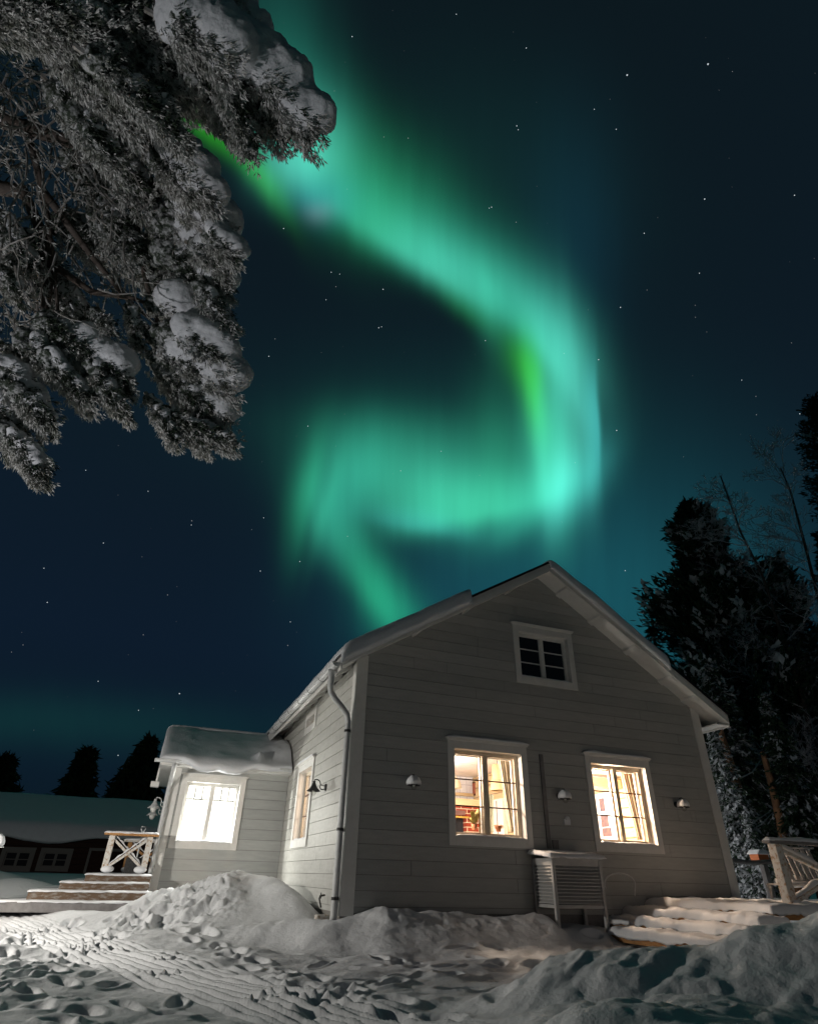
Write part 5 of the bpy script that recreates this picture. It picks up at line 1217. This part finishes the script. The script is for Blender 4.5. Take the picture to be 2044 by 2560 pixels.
# tangled twigs, drooping, between the lobes
for _ in range(430):
    t = rs.rand(); px = rs.uniform(-60, 470); py = rs.uniform(150, 820)
    if px > 120 + 350 * (1 - abs(py - 430) / 430) + 60: continue
    if 560 < py < 900 and px > 330: continue
    d = rs.uniform(3.9, 4.7); p = fp_(px, py, d); pl = [p]; v = np.array([rs.normal(.25, .3), rs.normal(0, .3), -rs.uniform(.2, 1.0)]); v /= np.linalg.norm(v)
    n = rs.randint(4, 8); stp = rs.uniform(.045, .085)
    for i in range(n): v = v + rs.normal(0, .28, 3) + np.array([0, 0, -.06]); v /= np.linalg.norm(v); p = p + v * stp; pl.append(p)
    twg.tube(pl, [.007 - .005 * i / n for i in range(n + 1)], 4, False)
    for p in pl[1:]:
        k = rs.randint(3, 9); spray('rime' if rs.rand() < .55 else 'rime_dark', np.repeat(p[None], k, 0), v + rs.normal(0, .6, (k, 3)) + np.array([0, 0, -.2]), rs.uniform(.015, .038, k), rs.uniform(.0016, .0032, k))
# dark needle mass behind them
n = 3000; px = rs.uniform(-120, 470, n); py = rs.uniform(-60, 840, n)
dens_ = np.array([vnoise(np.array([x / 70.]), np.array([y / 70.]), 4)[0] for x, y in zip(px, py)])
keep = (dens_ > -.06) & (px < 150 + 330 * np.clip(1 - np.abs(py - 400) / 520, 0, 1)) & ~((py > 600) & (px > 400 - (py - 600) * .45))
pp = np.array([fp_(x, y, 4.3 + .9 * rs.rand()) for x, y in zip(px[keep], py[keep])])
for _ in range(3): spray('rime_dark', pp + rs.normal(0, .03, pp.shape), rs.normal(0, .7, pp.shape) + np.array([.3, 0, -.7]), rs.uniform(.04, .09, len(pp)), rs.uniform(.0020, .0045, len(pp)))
# limbs back to the trunk, which stands outside the frame on the left
TB = fp_(-1500, 900, 4.8); TX, TY = TB[0], TB[1]
lim = MB(); 
for pts in (((-1500, 300, 4.8), (-600, 60, 4.4), (-80, 10, 4.0), (230, 60, 3.8), (480, 130, 3.5), (640, 190, 3.35)), ((-1500, 100, 4.8), (-500, 180, 4.6), (0, 300, 4.3), (260, 380, 4.1), (420, 480, 3.95), (470, 620, 3.9)),
            ((-1500, 420, 4.8), (-300, 420, 4.6), (60, 480, 4.4), (130, 640, 4.3), (110, 800, 4.0), (50, 960, 3.8)), ((60, 300, 4.3), (110, 480, 4.2), (135, 660, 4.2), (150, 830, 3.9)),
            ((300, 380, 4.1), (335, 520, 4.15), (360, 680, 4.0), (400, 830, 3.8), (450, 940, 3.7)), ((110, 480, 4.2), (230, 640, 4.1), (310, 740, 4.0), (395, 815, 3.8)), ((130, 660, 4.2), (230, 730, 4.0), (330, 745, 3.95), (400, 770, 3.85))):
    lim.tube([fp_(x, y, d) for x, y, d in pts], [.060 - .048 * i / (len(pts) - 1) if pts[0][0] < -1000 else .022 - .014 * i / (len(pts) - 1) for i in range(len(pts))], 8)
lim.build('limb', MT['bark_dark'], tree, smooth=True)
twg.build('twigs', MT['bough_twig'], tree)
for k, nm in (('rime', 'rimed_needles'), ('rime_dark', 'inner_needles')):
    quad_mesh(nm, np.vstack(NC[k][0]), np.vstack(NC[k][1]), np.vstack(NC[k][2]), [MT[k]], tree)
bd = MB()
for (c, r_) in body: bd.ball(c, r_, 12, 8, (1, 1, rs.uniform(.8, 1)))
bo_ = bd.build('rimed_clumps', MT['crust'], tree, smooth=True)
rb = bo_.modifiers.new('merge', 'REMESH'); rb.mode = 'VOXEL'; rb.voxel_size = .010; rb.use_smooth_shade = True
for nm_, sc_2, st_ in (('clump_lumps', .05, .05), ('clump_grain', .016, .022)):
    t2 = bpy.data.textures.new(nm_, 'CLOUDS'); t2.noise_scale = sc_2; t2.noise_depth = 2
    d2 = bo_.modifiers.new(nm_, 'DISPLACE'); d2.texture = t2; d2.strength = st_; d2.mid_level = .5; d2.texture_coords = 'LOCAL'
cp_ = MB()
for (c, r_) in caps:
    cp_.ball(c, r_, 14, 10, (rs.uniform(.9, 1.1), rs.uniform(.9, 1.1), rs.uniform(.82, .98)))
co = cp_.build('snow_pillows', MT['pillow'], tree, smooth=True)
rm = co.modifiers.new('merge', 'REMESH'); rm.mode = 'VOXEL'; rm.voxel_size = .011; rm.use_smooth_shade = True
sm_ = co.modifiers.new('soften', 'SMOOTH'); sm_.factor = .8; sm_.iterations = 7
tx = bpy.data.textures.new('snow_lumps', 'CLOUDS'); tx.noise_scale = .09; tx.noise_depth = 3
ty = bpy.data.textures.new('snow_grain', 'CLOUDS'); ty.noise_scale = .028; ty.noise_depth = 3
dn = co.modifiers.new('grain', 'DISPLACE'); dn.texture = ty; dn.strength = .014; dn.mid_level = .5; dn.texture_coords = 'LOCAL'
dm = co.modifiers.new('lumps', 'DISPLACE'); dm.texture = tx; dm.strength = .035; dm.mid_level = .5; dm.texture_coords = 'LOCAL'
MB().tube([(TX, TY, gz(TX, TY) - .3), (TX, TY + .1, 2), (TX + .05, TY, 5), (TX, TY, 9)], [.26, .22, .17, .08], 14).build('trunk', MT['bark_dark'], tree, smooth=True)
rebase(tree, (TX, TY, gz(TX, TY)))
